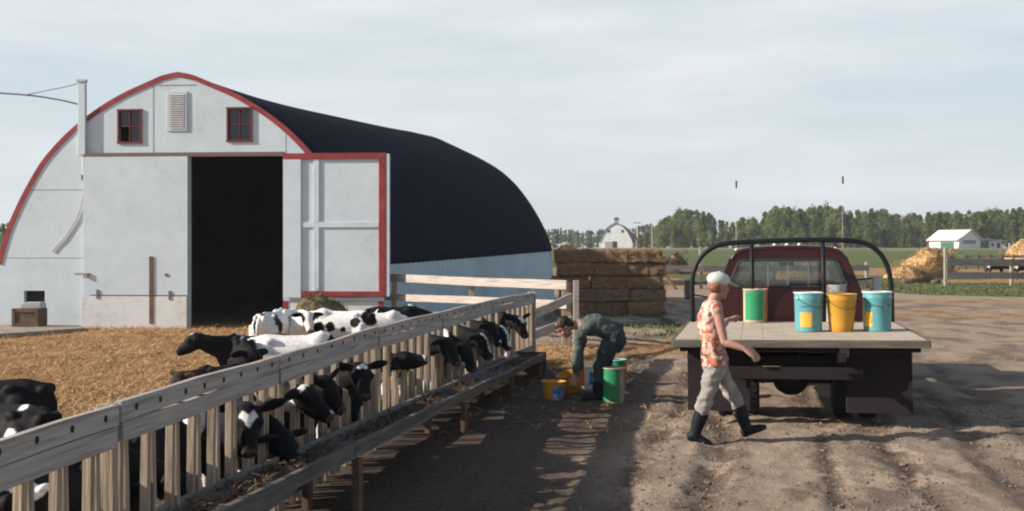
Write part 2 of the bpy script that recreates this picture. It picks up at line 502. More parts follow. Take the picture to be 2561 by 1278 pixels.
def floral_mat():
    m = bpy.data.materials.new('floral_print'); m.use_nodes = True
    n = m.node_tree.nodes; l = m.node_tree.links.new
    p = n['Principled BSDF']; p.inputs['Roughness'].default_value = 0.85
    tc = n.new('ShaderNodeTexCoord')
    no = n.new('ShaderNodeTexNoise'); no.inputs['Scale'].default_value = 14
    mx = n.new('ShaderNodeMix'); mx.data_type = 'RGBA'; mx.inputs['Factor'].default_value = 0.08
    l(tc.outputs['Object'], no.inputs['Vector']); l(tc.outputs['Object'], mx.inputs['A']); l(no.outputs['Color'], mx.inputs['B'])
    vo = n.new('ShaderNodeTexVoronoi'); vo.inputs['Scale'].default_value = 27
    l(mx.outputs['Result'], vo.inputs['Vector'])
    sp = n.new('ShaderNodeSeparateColor'); l(vo.outputs['Color'], sp.inputs['Color'])
    cr = n.new('ShaderNodeValToRGB'); cr.color_ramp.interpolation = 'CONSTANT'
    e = cr.color_ramp.elements
    for _ in range(4): e.new(0.5)
    for q, (pos, c) in zip(e, ((0.0, (0.50, 0.36, 0.29)), (0.33, (0.38, 0.085, 0.06)), (0.52, (0.42, 0.19, 0.08)), (0.66, (0.54, 0.45, 0.37)), (0.82, (0.12, 0.045, 0.035)), (0.89, (0.44, 0.17, 0.13)))):
        q.position = pos; q.color = (*c, 1)
    l(sp.outputs['Red'], cr.inputs['Fac'])
    l(cr.outputs['Color'], p.inputs['Base Color'])
    return m
M['floral'] = floral_mat()

# ------------------------------------------------------------------ layout shared by ground and objects
FENCE_PTS = [(2.9, -2.08), (5.15, -1.83), (7.44, -1.577), (10.13, -1.244), (12.55, -0.823), (15.35, -0.318), (18.0, 0.284)]  # (Y, X)
FY = np.array([p[0] for p in FENCE_PTS]); FX = np.array([p[1] for p in FENCE_PTS])
def fence_x(Y): return float(np.interp(Y, FY, FX))
TRUCK0 = Vector((2.85, 11.3, 0)); TRUCK_A = R(12)
TAX = (math.sin(TRUCK_A), math.cos(TRUCK_A)); TSX = (math.cos(TRUCK_A), -math.sin(TRUCK_A))

# ------------------------------------------------------------------ ground: one sheet to the horizon
def spaced(a, b, base, k):
    out, y = [a], a
    while y < b:
        y += max(base, k * abs(y)); out.append(y)
    return out
ys = [-30, -12, -4, 0, 2] + spaced(3.4, 12.5, 0.032, 0.0) + spaced(12.54, 3600, 0.045, 0.02)
xp = spaced(0, 5.0, 0.034, 0.0) + spaced(5.05, 2600, 0.06, 0.03)
xs = sorted(set([-x for x in xp] + xp))
GX, GY = np.meshgrid(np.array(xs), np.array(ys))
def ground_z(X, Y):
    X = np.asarray(X, float); Y = np.asarray(Y, float)
    near = 1 - sstep((np.hypot(X, Y) - 25) / 40)
    fx = np.interp(Y, FY, FX)
    yard = sstep((X - fx - 0.9) / 1.0)
    s = (X - TRUCK0.x) * TSX[0] + (Y - TRUCK0.y) * TSX[1]          # across the truck's tracks
    t = (X - TRUCK0.x) * TAX[0] + (Y - TRUCK0.y) * TAX[1]
    z = (fbm(X * 1.1, Y * 1.1, 3, 3) - 0.5) * 0.035
    z += (fbm(X * 5, Y * 3.4, 5, 3) - 0.5) * 0.038 * (0.35 + 0.65 * yard)
    z += (np.abs(fbm(X * 13, Y * 10, 8, 2) - 0.5)) * 0.05 * (0.3 + 0.7 * yard) * fbm(X * 0.9, Y * 0.9, 31, 2)
    for c, w, d in ((-0.82, 0.13, 0.034), (0.78, 0.14, 0.03), (-1.3, 0.12, 0.026), (0.15, 0.10, 0.015), (1.55, 0.12, 0.028), (2.15, 0.11, 0.02), (-2.1, 0.2, 0.015)):
        sw = s - c - 0.14 * (fbm(t * 0.35 + c * 9, t * 0 + c, 12, 2) - 0.5) * 2
        g = np.exp(-(sw / w) ** 2)
        z -= g * d * yard * (0.6 + 0.6 * fbm(s * 3, t * 2.4, 15, 2))
        z += 0.014 * np.exp(-(sw / (w * 1.1)) ** 4) * np.sin(2 * np.pi * (t / 0.15 + np.abs(sw) * 4.0)) * yard * sstep((fbm(s * 1.3, t * 0.9, 61, 2) - 0.42) / 0.2)
        z += np.exp(-((np.abs(sw) - w * 1.5) / (w * 0.5)) ** 2) * d * 0.5 * yard * (fbm(s * 6, t * 4, 21, 2))
    return z * near + 1.8 * sstep((Y - 80) / 140)
GZ = ground_z(GX, GY)
# where straw, grass and damp ground lie, the fence's shade darkened in as well
fxg = np.interp(GY, FY, FX)
n1 = fbm(GX * 0.55, GY * 0.4, 40, 4); n2 = fbm(GX * 1.6, GY * 1.0, 41, 4); n3 = fbm(GX * 0.07, GY * 0.035, 42, 4)
pen = sstep((fxg - 0.75 - GX + (n2 - 0.5) * 1.0) / 0.8) * (1 - sstep((GY - 26.5) / 3)) * sstep((19.5 - GY + np.maximum(0, -GX) * 3) / 1.0)
straw = 0.96 * pen
heap = np.exp(-(((GX - 0.75) / 1.15) ** 2 + ((GY - 19.0) / 2.1) ** 2))
straw = np.maximum(straw, sstep((heap - 0.25 + (n2 - 0.5) * 0.7) / 0.35) * 0.9)
heap2 = np.exp(-(((GX - 2.5) / 0.8) ** 2 + ((GY - 20.5) / 1.7) ** 2))
straw = np.maximum(straw, sstep((heap2 - 0.25 + (n2 - 0.5) * 0.9) / 0.35) * 0.75)
scat = sstep((GY - 17.5) / 6) * sstep((n1 - 0.42) / 0.2) * (1 - sstep((GY - 62) / 20))
straw = np.maximum(straw, scat * (0.32 + 0.2 * sstep((GX - 4) / 3)))
farstraw = sstep((GY - 46) / 6) * (1 - sstep((GY - 92) / 14)) * sstep((fbm(GX * 0.16, GY * 0.1, 50, 3) - 0.40) / 0.12)
straw = np.maximum(straw, 0.95 * farstraw)
grass = sstep((GY - 50 + (n1 - 0.5) * 18) / 10) * (1 - 0.9 * farstraw)
patch = sstep((GX - 14 + (n1 - 0.5) * 6) / 2.5) * sstep((GY - 41 + (n1 - 0.5) * 8) / 3) * (1 - sstep((GY - 56 + (n1 - .5) * 8) / 4))
grass = np.maximum(grass, patch); straw = straw * (1 - patch * 0.85)
behind = sstep((GY - 22 + (n2 - 0.5) * 5) / 3) * (1 - sstep((GX - 4.6 + (n1 - 0.5) * 2) / 1.2)) * sstep((GX - 0.8) / 0.6) * (1 - sstep((GY - 42) / 8))
grass = np.maximum(grass, behind * (0.2 + 0.45 * sstep((n2 - 0.45) / 0.2))); straw = straw * (1 - 0.75 * behind)
grass = np.maximum(grass, sstep((-GX - 13) / 2) * sstep((GY - 26) / 3))
fadebrown = sstep((GY - 165 + (n3 - 0.5) * 60) / 30)
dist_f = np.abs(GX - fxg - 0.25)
damp_shade = np.maximum(np.exp(-(dist_f / 0.8) ** 2) * (GY < 19.5), sstep((2.5 - (GX - fxg) + (n1 - 0.5) * 1.6) / 0.9) * (GX > fxg - 1.3) * (GY < 21) * 0.92)  # trodden mud, plus the fence and trough shade put into the ground colour
rs_ = (GX - TRUCK0.x) * TSX[0] + (GY - TRUCK0.y) * TSX[1]; rt_ = (GX - TRUCK0.x) * TAX[0] + (GY - TRUCK0.y) * TAX[1]
for c_, w_ in ((-0.82, 0.2), (0.78, 0.2), (-1.3, 0.17), (0.15, 0.11), (1.55, 0.18), (2.15, 0.14)):
    sw_ = rs_ - c_ - 0.14 * (fbm(rt_ * 0.35 + c_ * 9, rt_ * 0 + c_, 12, 2) - 0.5) * 2
    damp_shade = np.maximum(damp_shade, 0.85 * np.exp(-(sw_ / w_) ** 2) * sstep((fbm(rs_ * 7, rt_ * 2.2, 71, 4) - 0.40) / 0.14) * (GY < 30) * (GX > fxg + 1.2))
damp_shade = np.maximum(damp_shade, 0.55 * sstep((fbm(GX * 2.2, GY * 1.2, 73, 4) - 0.54) / 0.1) * (GY < 40) * (GX > fxg + 0.5))
ny, nx = GX.shape
gv = np.stack([GX, GY, GZ], -1).reshape(-1, 3)
idx = np.arange(ny * nx).reshape(ny, nx)
gq = np.stack([idx[:-1, :-1], idx[:-1, 1:], idx[1:, 1:], idx[1:, :-1]], -1).reshape(-1, 4)
gme = bpy.data.meshes.new('ground')
gme.vertices.add(len(gv)); gme.vertices.foreach_set('co', gv.ravel())
gme.loops.add(gq.size); gme.loops.foreach_set('vertex_index', gq.ravel())
gme.polygons.add(len(gq)); gme.polygons.foreach_set('loop_start', np.arange(0, gq.size, 4))
gme.polygons.foreach_set('use_smooth', np.ones(len(gq), bool))
gme.update(calc_edges=True)
for nm, arr in (('straw', straw), ('grass', grass), ('damp_shade', damp_shade), ('fallow', fadebrown)):
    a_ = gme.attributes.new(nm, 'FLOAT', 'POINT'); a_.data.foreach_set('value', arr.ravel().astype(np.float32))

def ground_mat():
    m = bpy.data.materials.new('farmyard_ground'); m.use_nodes = True
    n = m.node_tree.nodes; l = m.node_tree.links.new
    p = n['Principled BSDF']; p.inputs['Roughness'].default_value = 0.95; p.inputs['Specular IOR Level'].default_value = 0.1
    tc = n.new('ShaderNodeTexCoord')
    def noise(scale, detail=6, st=(1, 1, 1), rough=0.6):
        mp = n.new('ShaderNodeMapping'); mp.inputs['Scale'].default_value = st
        mp.inputs['Rotation'].default_value = (0, 0, TRUCK_A)
        l(tc.outputs['Object'], mp.inputs['Vector'])
        t = n.new('ShaderNodeTexNoise'); t.inputs['Scale'].default_value = scale
        t.inputs['Detail'].default_value = detail; t.inputs['Roughness'].default_value = rough
        l(mp.outputs['Vector'], t.inputs['Vector']); return t.outputs['Fac']
    def ramp(fac, stops):
        r = n.new('ShaderNodeValToRGB'); e = r.color_ramp.elements
        while len(e) < len(stops): e.new(0.5)
        for q, (pos, c) in zip(e, stops): q.position = pos; q.color = (*c, 1)
        l(fac, r.inputs['Fac']); return r.outputs['Color']
    def attr(nm):
        a = n.new('ShaderNodeAttribute'); a.attribute_name = nm; return a.outputs['Fac']
    def math_(op, a, b):
        q = n.new('ShaderNodeMath'); q.operation = op; q.use_clamp = True
        for i, v in enumerate((a, b)):
            if isinstance(v, (int, float)): q.inputs[i].default_value = v
            else: l(v, q.inputs[i])
        return q.outputs[0]
    def mix(f, a, b):
        q = n.new('ShaderNodeMix'); q.data_type = 'RGBA'
        l(f, q.inputs['Factor']); l(a, q.inputs['A']); l(b, q.inputs['B']); return q.outputs['Result']
    fine = noise(26, 6, (1, 0.55, 1), 0.7); mid = noise(2.2, 8, (1, 0.5, 1), 0.65); big = noise(0.35, 6)
    dirt = ramp(mid, [(0.3, (0.16, 0.12, 0.092)), (0.5, (0.305, 0.238, 0.178)), (0.68, (0.41, 0.33, 0.254))])
    dirt2 = ramp(fine, [(0.3, (0.11, 0.082, 0.063)), (0.5, (0.305, 0.238, 0.178)), (0.72, (0.44, 0.35, 0.268))])
    half = n.new('ShaderNodeValue'); half.outputs[0].default_value = 0.42
    dirt = mix(half.outputs[0], dirt, dirt2)
    mud_shade = ramp(fine, [(0.3, (0.028, 0.02, 0.016)), (0.7, (0.088, 0.063, 0.049))])  # wet earth tone, also used to deepen the shaded strip by the trough
    sfine = noise(58, 8, (0.8, 1, 1), 0.8)
    strw = ramp(sfine, [(0.34, (0.085, 0.046, 0.02)), (0.47, (0.32, 0.18, 0.075)), (0.56, (0.46, 0.285, 0.13)), (0.7, (0.70, 0.50, 0.28))])
    sbig = ramp(mid, [(0.36, (0.5, 0.42, 0.36)), (0.5, (0.9, 0.88, 0.86)), (0.62, (1, 1, 1))])
    mm = n.new('ShaderNodeMix'); mm.data_type = 'RGBA'; mm.blend_type = 'MULTIPLY'; mm.inputs['Factor'].default_value = 1
    l(strw, mm.inputs['A']); l(sbig, mm.inputs['B']); strw = mm.outputs['Result']
    gr = ramp(noise(1.6, 8), [(0.3, (0.055, 0.073, 0.025)), (0.55, (0.10, 0.128, 0.042)), (0.75, (0.165, 0.172, 0.07))])
    fal = ramp(noise(0.06, 5, (1, 3, 1)), [(0.35, (0.16, 0.165, 0.075)), (0.6, (0.24, 0.20, 0.12))])
    # masks get ragged edges from fine noise
    def ragged(a, amt):
        q = n.new('ShaderNodeMath'); q.operation = 'MULTIPLY_ADD'; l(fine, q.inputs[0]); q.inputs[1].default_value = amt
        b = n.new('ShaderNodeMath'); b.operation = 'SUBTRACT'; l(a, b.inputs[0]); b.inputs[1].default_value = amt * 0.5
        l(b.outputs[0], q.inputs[2])
        r = n.new('ShaderNodeMapRange'); r.inputs['From Min'].default_value = 0.25; r.inputs['From Max'].default_value = 0.75
        l(q.outputs[0], r.inputs['Value']); return r.outputs['Result']
    c = mix(math_('MULTIPLY', attr('damp_shade'), 0.95), dirt, mud_shade)
    c = mix(ragged(attr('straw'), 1.0), c, strw)
    c = mix(ragged(attr('grass'), 0.7), c, gr)
    c = mix(attr('fallow'), c, fal)
    l(c, p.inputs['Base Color'])
    b = n.new('ShaderNodeBump'); b.inputs['Strength'].default_value = 0.75; b.inputs['Distance'].default_value = 0.03
    l(noise(34, 6, (1, 0.7, 1), 0.7), b.inputs['Height']); l(b.outputs['Normal'], p.inputs['Normal'])
    return m
gme.materials.append(ground_mat())
ground = link('ground', gme); tag(ground, kind='structure')

def gz(x, y): return float(ground_z(np.array([x]), np.array([y]))[0])

def blades(name, mats, n, place, length=(0.06, 0.16), width=0.006, lift=0.5):
    """many loose stalks as one mesh; place() -> point, normal-ish lean"""
    v, f = [], []
    for i in range(n):
        p = place()
        if p is None: continue
        a = random.uniform(0, 2 * math.pi); e = random.uniform(-0.15, lift)
        ln = random.uniform(*length)
        d = Vector((math.cos(a) * math.cos(e), math.sin(a) * math.cos(e), math.sin(e))) * ln
        s = Vector((-math.sin(a), math.cos(a), random.uniform(-.4, .4))) * width
        o = len(v); p = Vector(p)
        mid_ = p + d * 0.5 + Vector((0, 0, ln * random.uniform(0, 0.12)))
        v += [p - s, p + s, mid_ + s, mid_ - s, p + d + s * 0.5, p + d - s * 0.5]
        f += [(o, o + 1, o + 2, o + 3), (o + 3, o + 2, o + 4, o + 5)]
    me = bpy.data.meshes.new(name); me.from_pydata([tuple(q) for q in v], [], f)
    me.materials.append(mats); me.update()
    return me

def pen_spot():
    Y = 5.0 + 21.5 * random.random() ** 1.25
    x1 = fence_x(min(Y, 18)) - 0.7 - 0.6 * random.random()
    X = random.uniform(max(-0.5 * Y - 0.6, -12), x1)
    return (X, Y, gz_fast(X, Y) + 0.01)
# quick lookup of the sheet's height
_gi = (np.array(xs), np.array(ys))
def gz_fast(x, y):
    i = min(max(int(np.searchsorted(_gi[1], y)) - 1, 0), ny - 2); j = min(max(int(np.searchsorted(_gi[0], x)) - 1, 0), nx - 2)
    return float(GZ[i:i + 2, j:j + 2].mean())
tag(link('pen_straw', blades('pen_straw', M['straw'], 42000, pen_spot, (0.06, 0.2), 0.0048, 0.6)),
    'loose golden straw bedding spread over the calf pen', 'straw', kind='stuff')
def yard_spot():
    while True:
        if random.random() < 0.45: X, Y = random.gauss(0.8, 0.6), random.gauss(18.8, 1.3)
        elif random.random() < 0.5: X, Y = random.uniform(4, 14), random.uniform(17, 34)
        else: X, Y = random.uniform(-1.2, 4), random.uniform(11, 24)
        if X > fence_x(min(Y, 18)) + 0.25: return (X, Y, gz_fast(X, Y) + 0.008)
tag(link('yard_straw', blades('yard_straw', M['straw'], 5500, yard_spot, (0.05, 0.16), 0.0045, 0.4)),
    'stray straw stalks scattered over the dirt yard', 'straw', kind='stuff')
# crumbs of earth on the driven dirt
def clod_mesh(n):
    mb = MB()
    for _ in range(n):
        Y = 7.2 + 7 * random.random() ** 1.6
        s = random.choice((-0.78, 0.72, -1.35, 0.2, 1.7, 2.15)) + random.gauss(0, 0.16)
        t = (Y - TRUCK0.y - s * TSX[1]) / TAX[1]
        X = TRUCK0.x + s * TSX[0] + t * TAX[0]
        r = random.uniform(0.004, 0.013) * (1.7 if random.random() < 0.06 else 1)
        c = Vector((X, Y, gz_fast(X, Y) + r * 0.3))
        ax = Vector((random.gauss(0, 1), random.gauss(0, 1), random.gauss(0, .4))).normalized() * random.uniform(.8, 1.5); ay = ax.cross(Vector((0, 0, 1))).normalized()
        mb.ell(c, ax * r * 1.3, ay * r, Vector((0, 0, r * 0.75)), 6, 4)
    return mb.mesh('dirt_clods', flat('clod_earth', (0.17, 0.13, 0.10), rough=0.95, var=0.35), recalc=False)
tag(link('dirt_clods', clod_mesh(2600)), 'small crumbs of dry earth along the wheel tracks', 'dirt', kind='stuff')
# short grass on the nearer green patches
def grass_spot():
    while True:
        if random.random() < 0.5: X, Y = random.uniform(1.2, 5), random.uniform(22, 36)
        else: X, Y = random.uniform(13, 30), random.uniform(41, 58)
        i = min(max(int(np.searchsorted(_gi[1], Y)) - 1, 0), ny - 2); j = min(max(int(np.searchsorted(_gi[0], X)) - 1, 0), nx - 2)
        if grass[i, j] > 0.45 + 0.3 * random.random(): return (X, Y, GZ[i, j])
def grass_blades(n):
    v, f = [], []
    for _ in range(n):
        p = Vector(grass_spot()); a = random.uniform(0, 6.28); h = random.uniform(0.03, 0.11)
        s = Vector((math.cos(a), math.sin(a), 0)) * 0.02; ln = Vector((random.gauss(0, .05), random.gauss(0, .05), h))
        o = len(v); v += [p - s, p + s, p + ln]; f.append((o, o + 1, o + 2))
    me = bpy.data.meshes.new('grass_tufts'); me.from_pydata([tuple(q) for q in v], [], f)
    me.materials.append(mat('grass_blade', [(0.3, (0.06, 0.07, 0.025)), (0.7, (0.13, 0.14, 0.06))], scale=0.6, rough=0.7)); me.update()
    return me
tag(link('grass_tufts', grass_blades(16000)), 'short green grass beside the yard', 'grass', kind='stuff')

# ------------------------------------------------------------------ the arched barn
BA = R(4.5)                                            # the front turns slightly to the left
BX, BY = (445 - CX) * 25.65 / FPX, 25.65
barn = thing('arched_barn', (BX, BY, 0), -BA, 'white arch-roofed barn with dark curved roof and red trim around its front', 'barn')
U = (math.cos(BA), -math.sin(BA))
def fac(px, py):
    """photo pixel on the barn's front -> local (u, z)"""
    k = (px - CX) / FPX
    u = (k * BY - BX) / (U[0] - k * U[1])
    Y = BY + u * U[1]
    return u, CAMZ - (py - HY) * Y / FPX
S = 111.1
prof = [(0, 182), (38, 190), (70, 203), (135, 231), (185, 258), (235, 291), (280, 327), (317, 363), (357, 410), (398, 479), (423, 528), (445, 580), (462, 635), (468, 660)]
def sm(pts, k=3):
    out = []
    for i in range(len(pts) - 1):
        p0, p1, p2, p3 = pts[max(i - 1, 0)], pts[i], pts[i + 1], pts[min(i + 2, len(pts) - 1)]
        for j in range(k):
            t = j / k
            out.append(tuple(0.5 * ((2 * p1[q]) + (-p0[q] + p2[q]) * t + (2 * p0[q] - 5 * p1[q] + 4 * p2[q] - p3[q]) * t * t + (-p0[q] + 3 * p1[q] - 3 * p2[q] + p3[q]) * t ** 3) for q in range(len(p1))))
    out.append(tuple(pts[-1]))
    return out
front = [(o / S, (820 - y) / S) for o, y in sm(prof)]       # (half width, height), ridge to eave
EAVE_U, EAVE_Z = front[-1]
def curve_panel(name, loops, thick, m, parent, y=0.0):
    """flat panel with holes from outlines in (u, z), facing -v, given thickness"""
    cu = bpy.data.curves.new(name, 'CURVE'); cu.dimensions = '2D'; cu.fill_mode = 'BOTH'; cu.extrude = thick / 2
    for lp in loops:
        sp = cu.splines.new('POLY'); sp.points.add(len(lp) - 1)
        for p, q in zip(sp.points, lp): p.co = (q[0], q[1], 0, 1)
        sp.use_cyclic_u = True
    o = bpy.data.objects.new("tmp", cu); COL.objects.link(o)
    bpy.context.view_layer.update()
    me = bpy.data.meshes.new_from_object(o.evaluated_get(bpy.context.evaluated_depsgraph_get()))
    bpy.data.objects.remove(o); bpy.data.curves.remove(cu)
    me.transform(Matrix.Rotation(R(90), 4, 'X'))
    me.name = name; me.materials.clear(); me.materials.append(m)
    return link(name, me, parent, loc=(0, y, 0))
def rect(a, b, c, d): return [(a, b), (c, b), (c, d), (a, d)]
def frect(x0, y0, x1, y1):
    (a, d), (c, b) = fac(x0, y0), fac(x1, y1)
    return a, b, c, d
ins = 0.02
outline = [(-u + ins, z - ins) for u, z in reversed(front)] + [(u - ins, z - ins) for u, z in front[1:]]
outline = [(-EAVE_U - 0.0, -0.05)] + outline + [(EAVE_U, -0.05)]
door = frect(474, 390, 711, 822)
hatch = frect(60, 727, 112, 768)
win_l = frect(296, 275, 354, 357); win_r = frect(569, 270, 630, 353); vent_r = frect(424, 234, 462, 322)
curve_panel('front_wall', [outline, rect(door[0], -0.05 + 0.02, door[2], door[3]), rect(*hatch), rect(*win_l), rect(*win_r)], 0.12, M['white'], barn, 0.06)
# roof shell from the front arch to the far arch, with a slight sag along the ridge
far_prof = [(0, 5.74), (0.35, 5.68), (0.75, 5.5), (1.3, 5.24), (1.95, 4.92), (2.65, 4.50), (3.2, 4.0), (3.62, 3.46), (3.93, 2.97), (4.18, 2.5), (4.36, 2.08), (4.46, 1.72)]
far = sm(far_prof)
def resample(pts, n):
    a = np.array(pts); d = np.r_[0, np.cumsum(np.hypot(*np.diff(a, axis=0).T))]
    t = np.linspace(0, d[-1], n)
    return np.stack([np.interp(t, d, a[:, 0]), np.interp(t, d, a[:, 1])], 1)
NP_ = 26
fr, fa = resample(front, NP_), resample(far, NP_)
FAR_U, FAR_V = 3.35, 14.35
rows = []
for i in range(25):
    t = i / 24
    half = fr * (1 - t) + fa * t
    sag = -0.17 * math.sin(math.pi * min(1, t * 1.15)) - 0.03 * math.sin(t * 9)
    h = half.copy(); h[:, 1] += sag * np.linspace(1, 0.1, NP_)
    c = np.array([FAR_U * t, FAR_V * t])
    left = [(c[0] - p[0], c[1], p[1]) for p in h[::-1]]
    right = [(c[0] + p[0], c[1], p[1]) for p in h[1:]]
    rows.append(left + right)
def shell(rows, th):
    mb = MB(); n, k = len(rows), len(rows[0])
    vs = [p for r in rows for p in r]
    inner = []
    for r in rows:
        cx_ = r[len(r) // 2][0]
        inner += [(cx_ + (p[0] - cx_) * (1 - th / 4.3), p[1], p[2] - th) for p in r]
    fs = []
    for i in range(n - 1):
        for j in range(k - 1):
            a = i * k + j
            fs.append((a, a + 1, a + k + 1, a + k))
            b = n * k + a
            fs.append((b, b + k, b + k + 1, b + 1))
    for j in range(k - 1):
        a = j; b = n * k + j; fs.append((a, b, b + 1, a + 1))
        a = (n - 1) * k + j; b = n * k + a; fs.append((a, a + 1, b + 1, b))
    for i in range(n - 1):
        a = i * k; b = n * k + a; fs.append((a, a + k, b + k, b))
        a = i * k + k - 1; b = n * k + a; fs.append((a, b, b + k, a + k))
    mb.add(vs + inner, fs); return mb
shell([[(p[0], p[1] + (0.14 if i == 0 else 0), p[2]) for p in r] for i, r in enumerate(rows)], 0.05).build('roof', M['roof'], barn, smooth=True)
# red trim board along the front arch
mb = MB(); full = [(-u, z) for u, z in reversed(front)] + [(u, z) for u, z in front[1:]]
for lo, hi, dep in ((0.0, 0.088, (-0.02, 0.12)),):
    vs, fs = [], []
    for i, (u, z) in enumerate(full):
        a, b = full[max(i - 1, 0)], full[min(i + 1, len(full) - 1)]
        tx, tz = b[0] - a[0], b[1] - a[1]; l_ = math.hypot(tx, tz); nx_, nz_ = tz / l_, -tx / l_
        if i == len(full) // 2: nx_, nz_ = 0, -1
        if nz_ > 0 or (abs(nz_) < 1e-6 and nx_ * u > 0): nx_, nz_ = -nx_, -nz_
        o_ = (u - nx_ * 0.02, z - nz_ * 0.02); q_ = (u + nx_ * hi, z + nz_ * hi)
        vs += [(o_[0], dep[0], o_[1]), (q_[0], dep[0], q_[1]), (q_[0], dep[1], q_[1]), (o_[0], dep[1], o_[1])]
    n = len(full)
    for i in range(n - 1):
        for k in range(4):
            fs.append((i * 4 + k, i * 4 + (k + 1) % 4, (i + 1) * 4 + (k + 1) % 4, (i + 1) * 4 + k))
    fs += [(0, 3, 2, 1), tuple((n - 1) * 4 + k for k in range(4))]
    mb.add(vs, fs)
mb.build('roof_trim', M['red'], barn)
# side walls: ribbed sheets from eave to ground
def side_wall(sgn, name):
    mb = MB(); nseg = 190; vs, fs = [], []
    for i in range(nseg + 1):
        t = i / nseg
        top = EAVE_Z * (1 - t) + 1.74 * t
        half = EAVE_U * (1 - t) + 4.46 * t
        off = 0.010 * (1 if (i // 2) % 2 else -1)
        x = FAR_U * t + sgn * (half - 0.03 + off)
        v = 0.1 + (FAR_V - 0.1) * t
        for z in (-0.05, top * 0.5, top - 0.002):
            vs.append((x + sgn * (0.10 * (1 - z / 1.5) * t), v, z))
        for z in (-0.05, top * 0.5, top - 0.002):
            vs.append((x - sgn * 0.05, v, z))
    for i in range(nseg):
        for k in (0, 1):
            a = i * 6 + k; fs.append((a, a + 1, a + 7, a + 6)); b = a + 3; fs.append((b, b + 6, b + 7, b + 1))
        a = i * 6; fs.append((a + 2, a + 5, a + 11, a + 8)); fs.append((a, a + 6, a + 9, a + 3))
    inner = [f for f in fs if all(i % 6 >= 3 for i in f)]
    mb.add(vs, [f for f in fs if f not in set(inner)]); n0 = len(mb.v)
    mb.f += [list(f) for f in inner]; mb.m += [1] * len(inner)  # inner faces: dark wood, with the interior's shade put into the colour
    mb.build(name, [M['siding'], M['dark']], barn)
side_wall(1, 'side_wall'); side_wall(-1, 'side_wall')
fo = [(-p[0] + 0.03, p[1] - 0.03) for p in far[::-1]] + [(p[0] - 0.03, p[1] - 0.03) for p in far[1:]]
bw = curve_panel('back_wall', [[(-4.4, -0.05)] + fo + [(4.4, -0.05)]], 0.1, M['white'], barn, FAR_V - 0.08)
bw.location.x = FAR_U
def part_box(name, x0, y0, x1, y1, v0, v1, m, bevel=0.004, parent=None):
    a, b, c, d = frect(x0, y0, x1, y1)
    mb = MB(); mb.box(((a + c) / 2, (v0 + v1) / 2, (b + d) / 2), (c - a, v1 - v0, d - b))
    return mb.build(name, m, parent or barn, bevel=bevel)
# windows
for w, (x0, y0, x1, y1), broken in ((win_l, (296, 275, 354, 357), True), (win_r, (569, 270, 630, 353), False)):
    a, b, c, d = w; t_ = 0.04
    mb = MB()
    mb.box(((a + c) / 2, -0.012, d - t_ / 2 + 0.015), (c - a + 0.05, 0.05, t_)); mb.box(((a + c) / 2, -0.012, b + t_ / 2 - 0.015), (c - a + 0.05, 0.05, t_))
    for x in (a + t_ / 2 - 0.012, c - t_ / 2 + 0.012): mb.box((x, -0.012, (b + d) / 2), (t_, 0.05, d - b - 2 * t_ + 0.03))
    mb.box(((a + c) / 2, -0.004, (b + d) / 2), (0.02, 0.03, d - b - 2 * t_ + 0.03))
    for s_ in (-1, 1): mb.box(((a + c) / 2 + s_ * (c - a) / 4 - s_ * 0.012, -0.004, (b + d) / 2), ((c - a) / 2 - t_ - 0.001, 0.03, 0.02))
    wf = mb.build('window', M['red_dark'], barn)
    for i, (px_, pz_) in enumerate(((0, 0), (1, 0), (0, 1), (1, 1))):
        if broken and i == 0: continue
        mb = MB(); hw, hh = (c - a) / 2 - 0.02, (d - b) / 2 - 0.02
        mb.box((a + 0.01 + hw / 2 + px_ * ((c - a) / 2), 0.03, b + 0.01 + hh / 2 + pz_ * ((d - b) / 2)), (hw, 0.006, hh))
        mb.build('pane', M['pane'], wf)
# louvred vent
a, b, c, d = vent_r
mb = MB()
mb.box(((a + c) / 2, -0.014, d + 0.02), (c - a + 0.12, 0.03, 0.05)); mb.box(((a + c) / 2, -0.014, b - 0.02), (c - a + 0.12, 0.03, 0.05))
for x in (a - 0.03, c + 0.03): mb.box((x, -0.014, (b + d) / 2), (0.055, 0.03, d - b))
vent = mb.build('vent', M['white'], barn)
mb = MB(); n = 16
for i in range(n):
    z = b + (i + 0.5) * (d - b) / n
    mb.box(((a + c) / 2, -0.03, z), (c - a, 0.006, (d - b) / n * 1.0), Matrix.Rotation(R(-38), 3, 'X'))
mb.build('slats', M['louvre'], vent)
# panel joints
for x0, y0, x1, y1 in ((383, 214, 385, 386), (398, 212.5, 492, 214), (714.5, 320, 716, 384), (0, 644.5, 208, 646), (60, 474.5, 205, 475.5), (212, 390, 214, 684)):
    part_box('panel_joint', x0, y0, x1, y1, -0.003, 0.004, M['joint'], 0)
# door rail
part_box('door_rail', 213, 383.5, 712, 391, -0.10, -0.002, flat('rail_rust', (0.16, 0.11, 0.08), rough=0.7), 0.006)
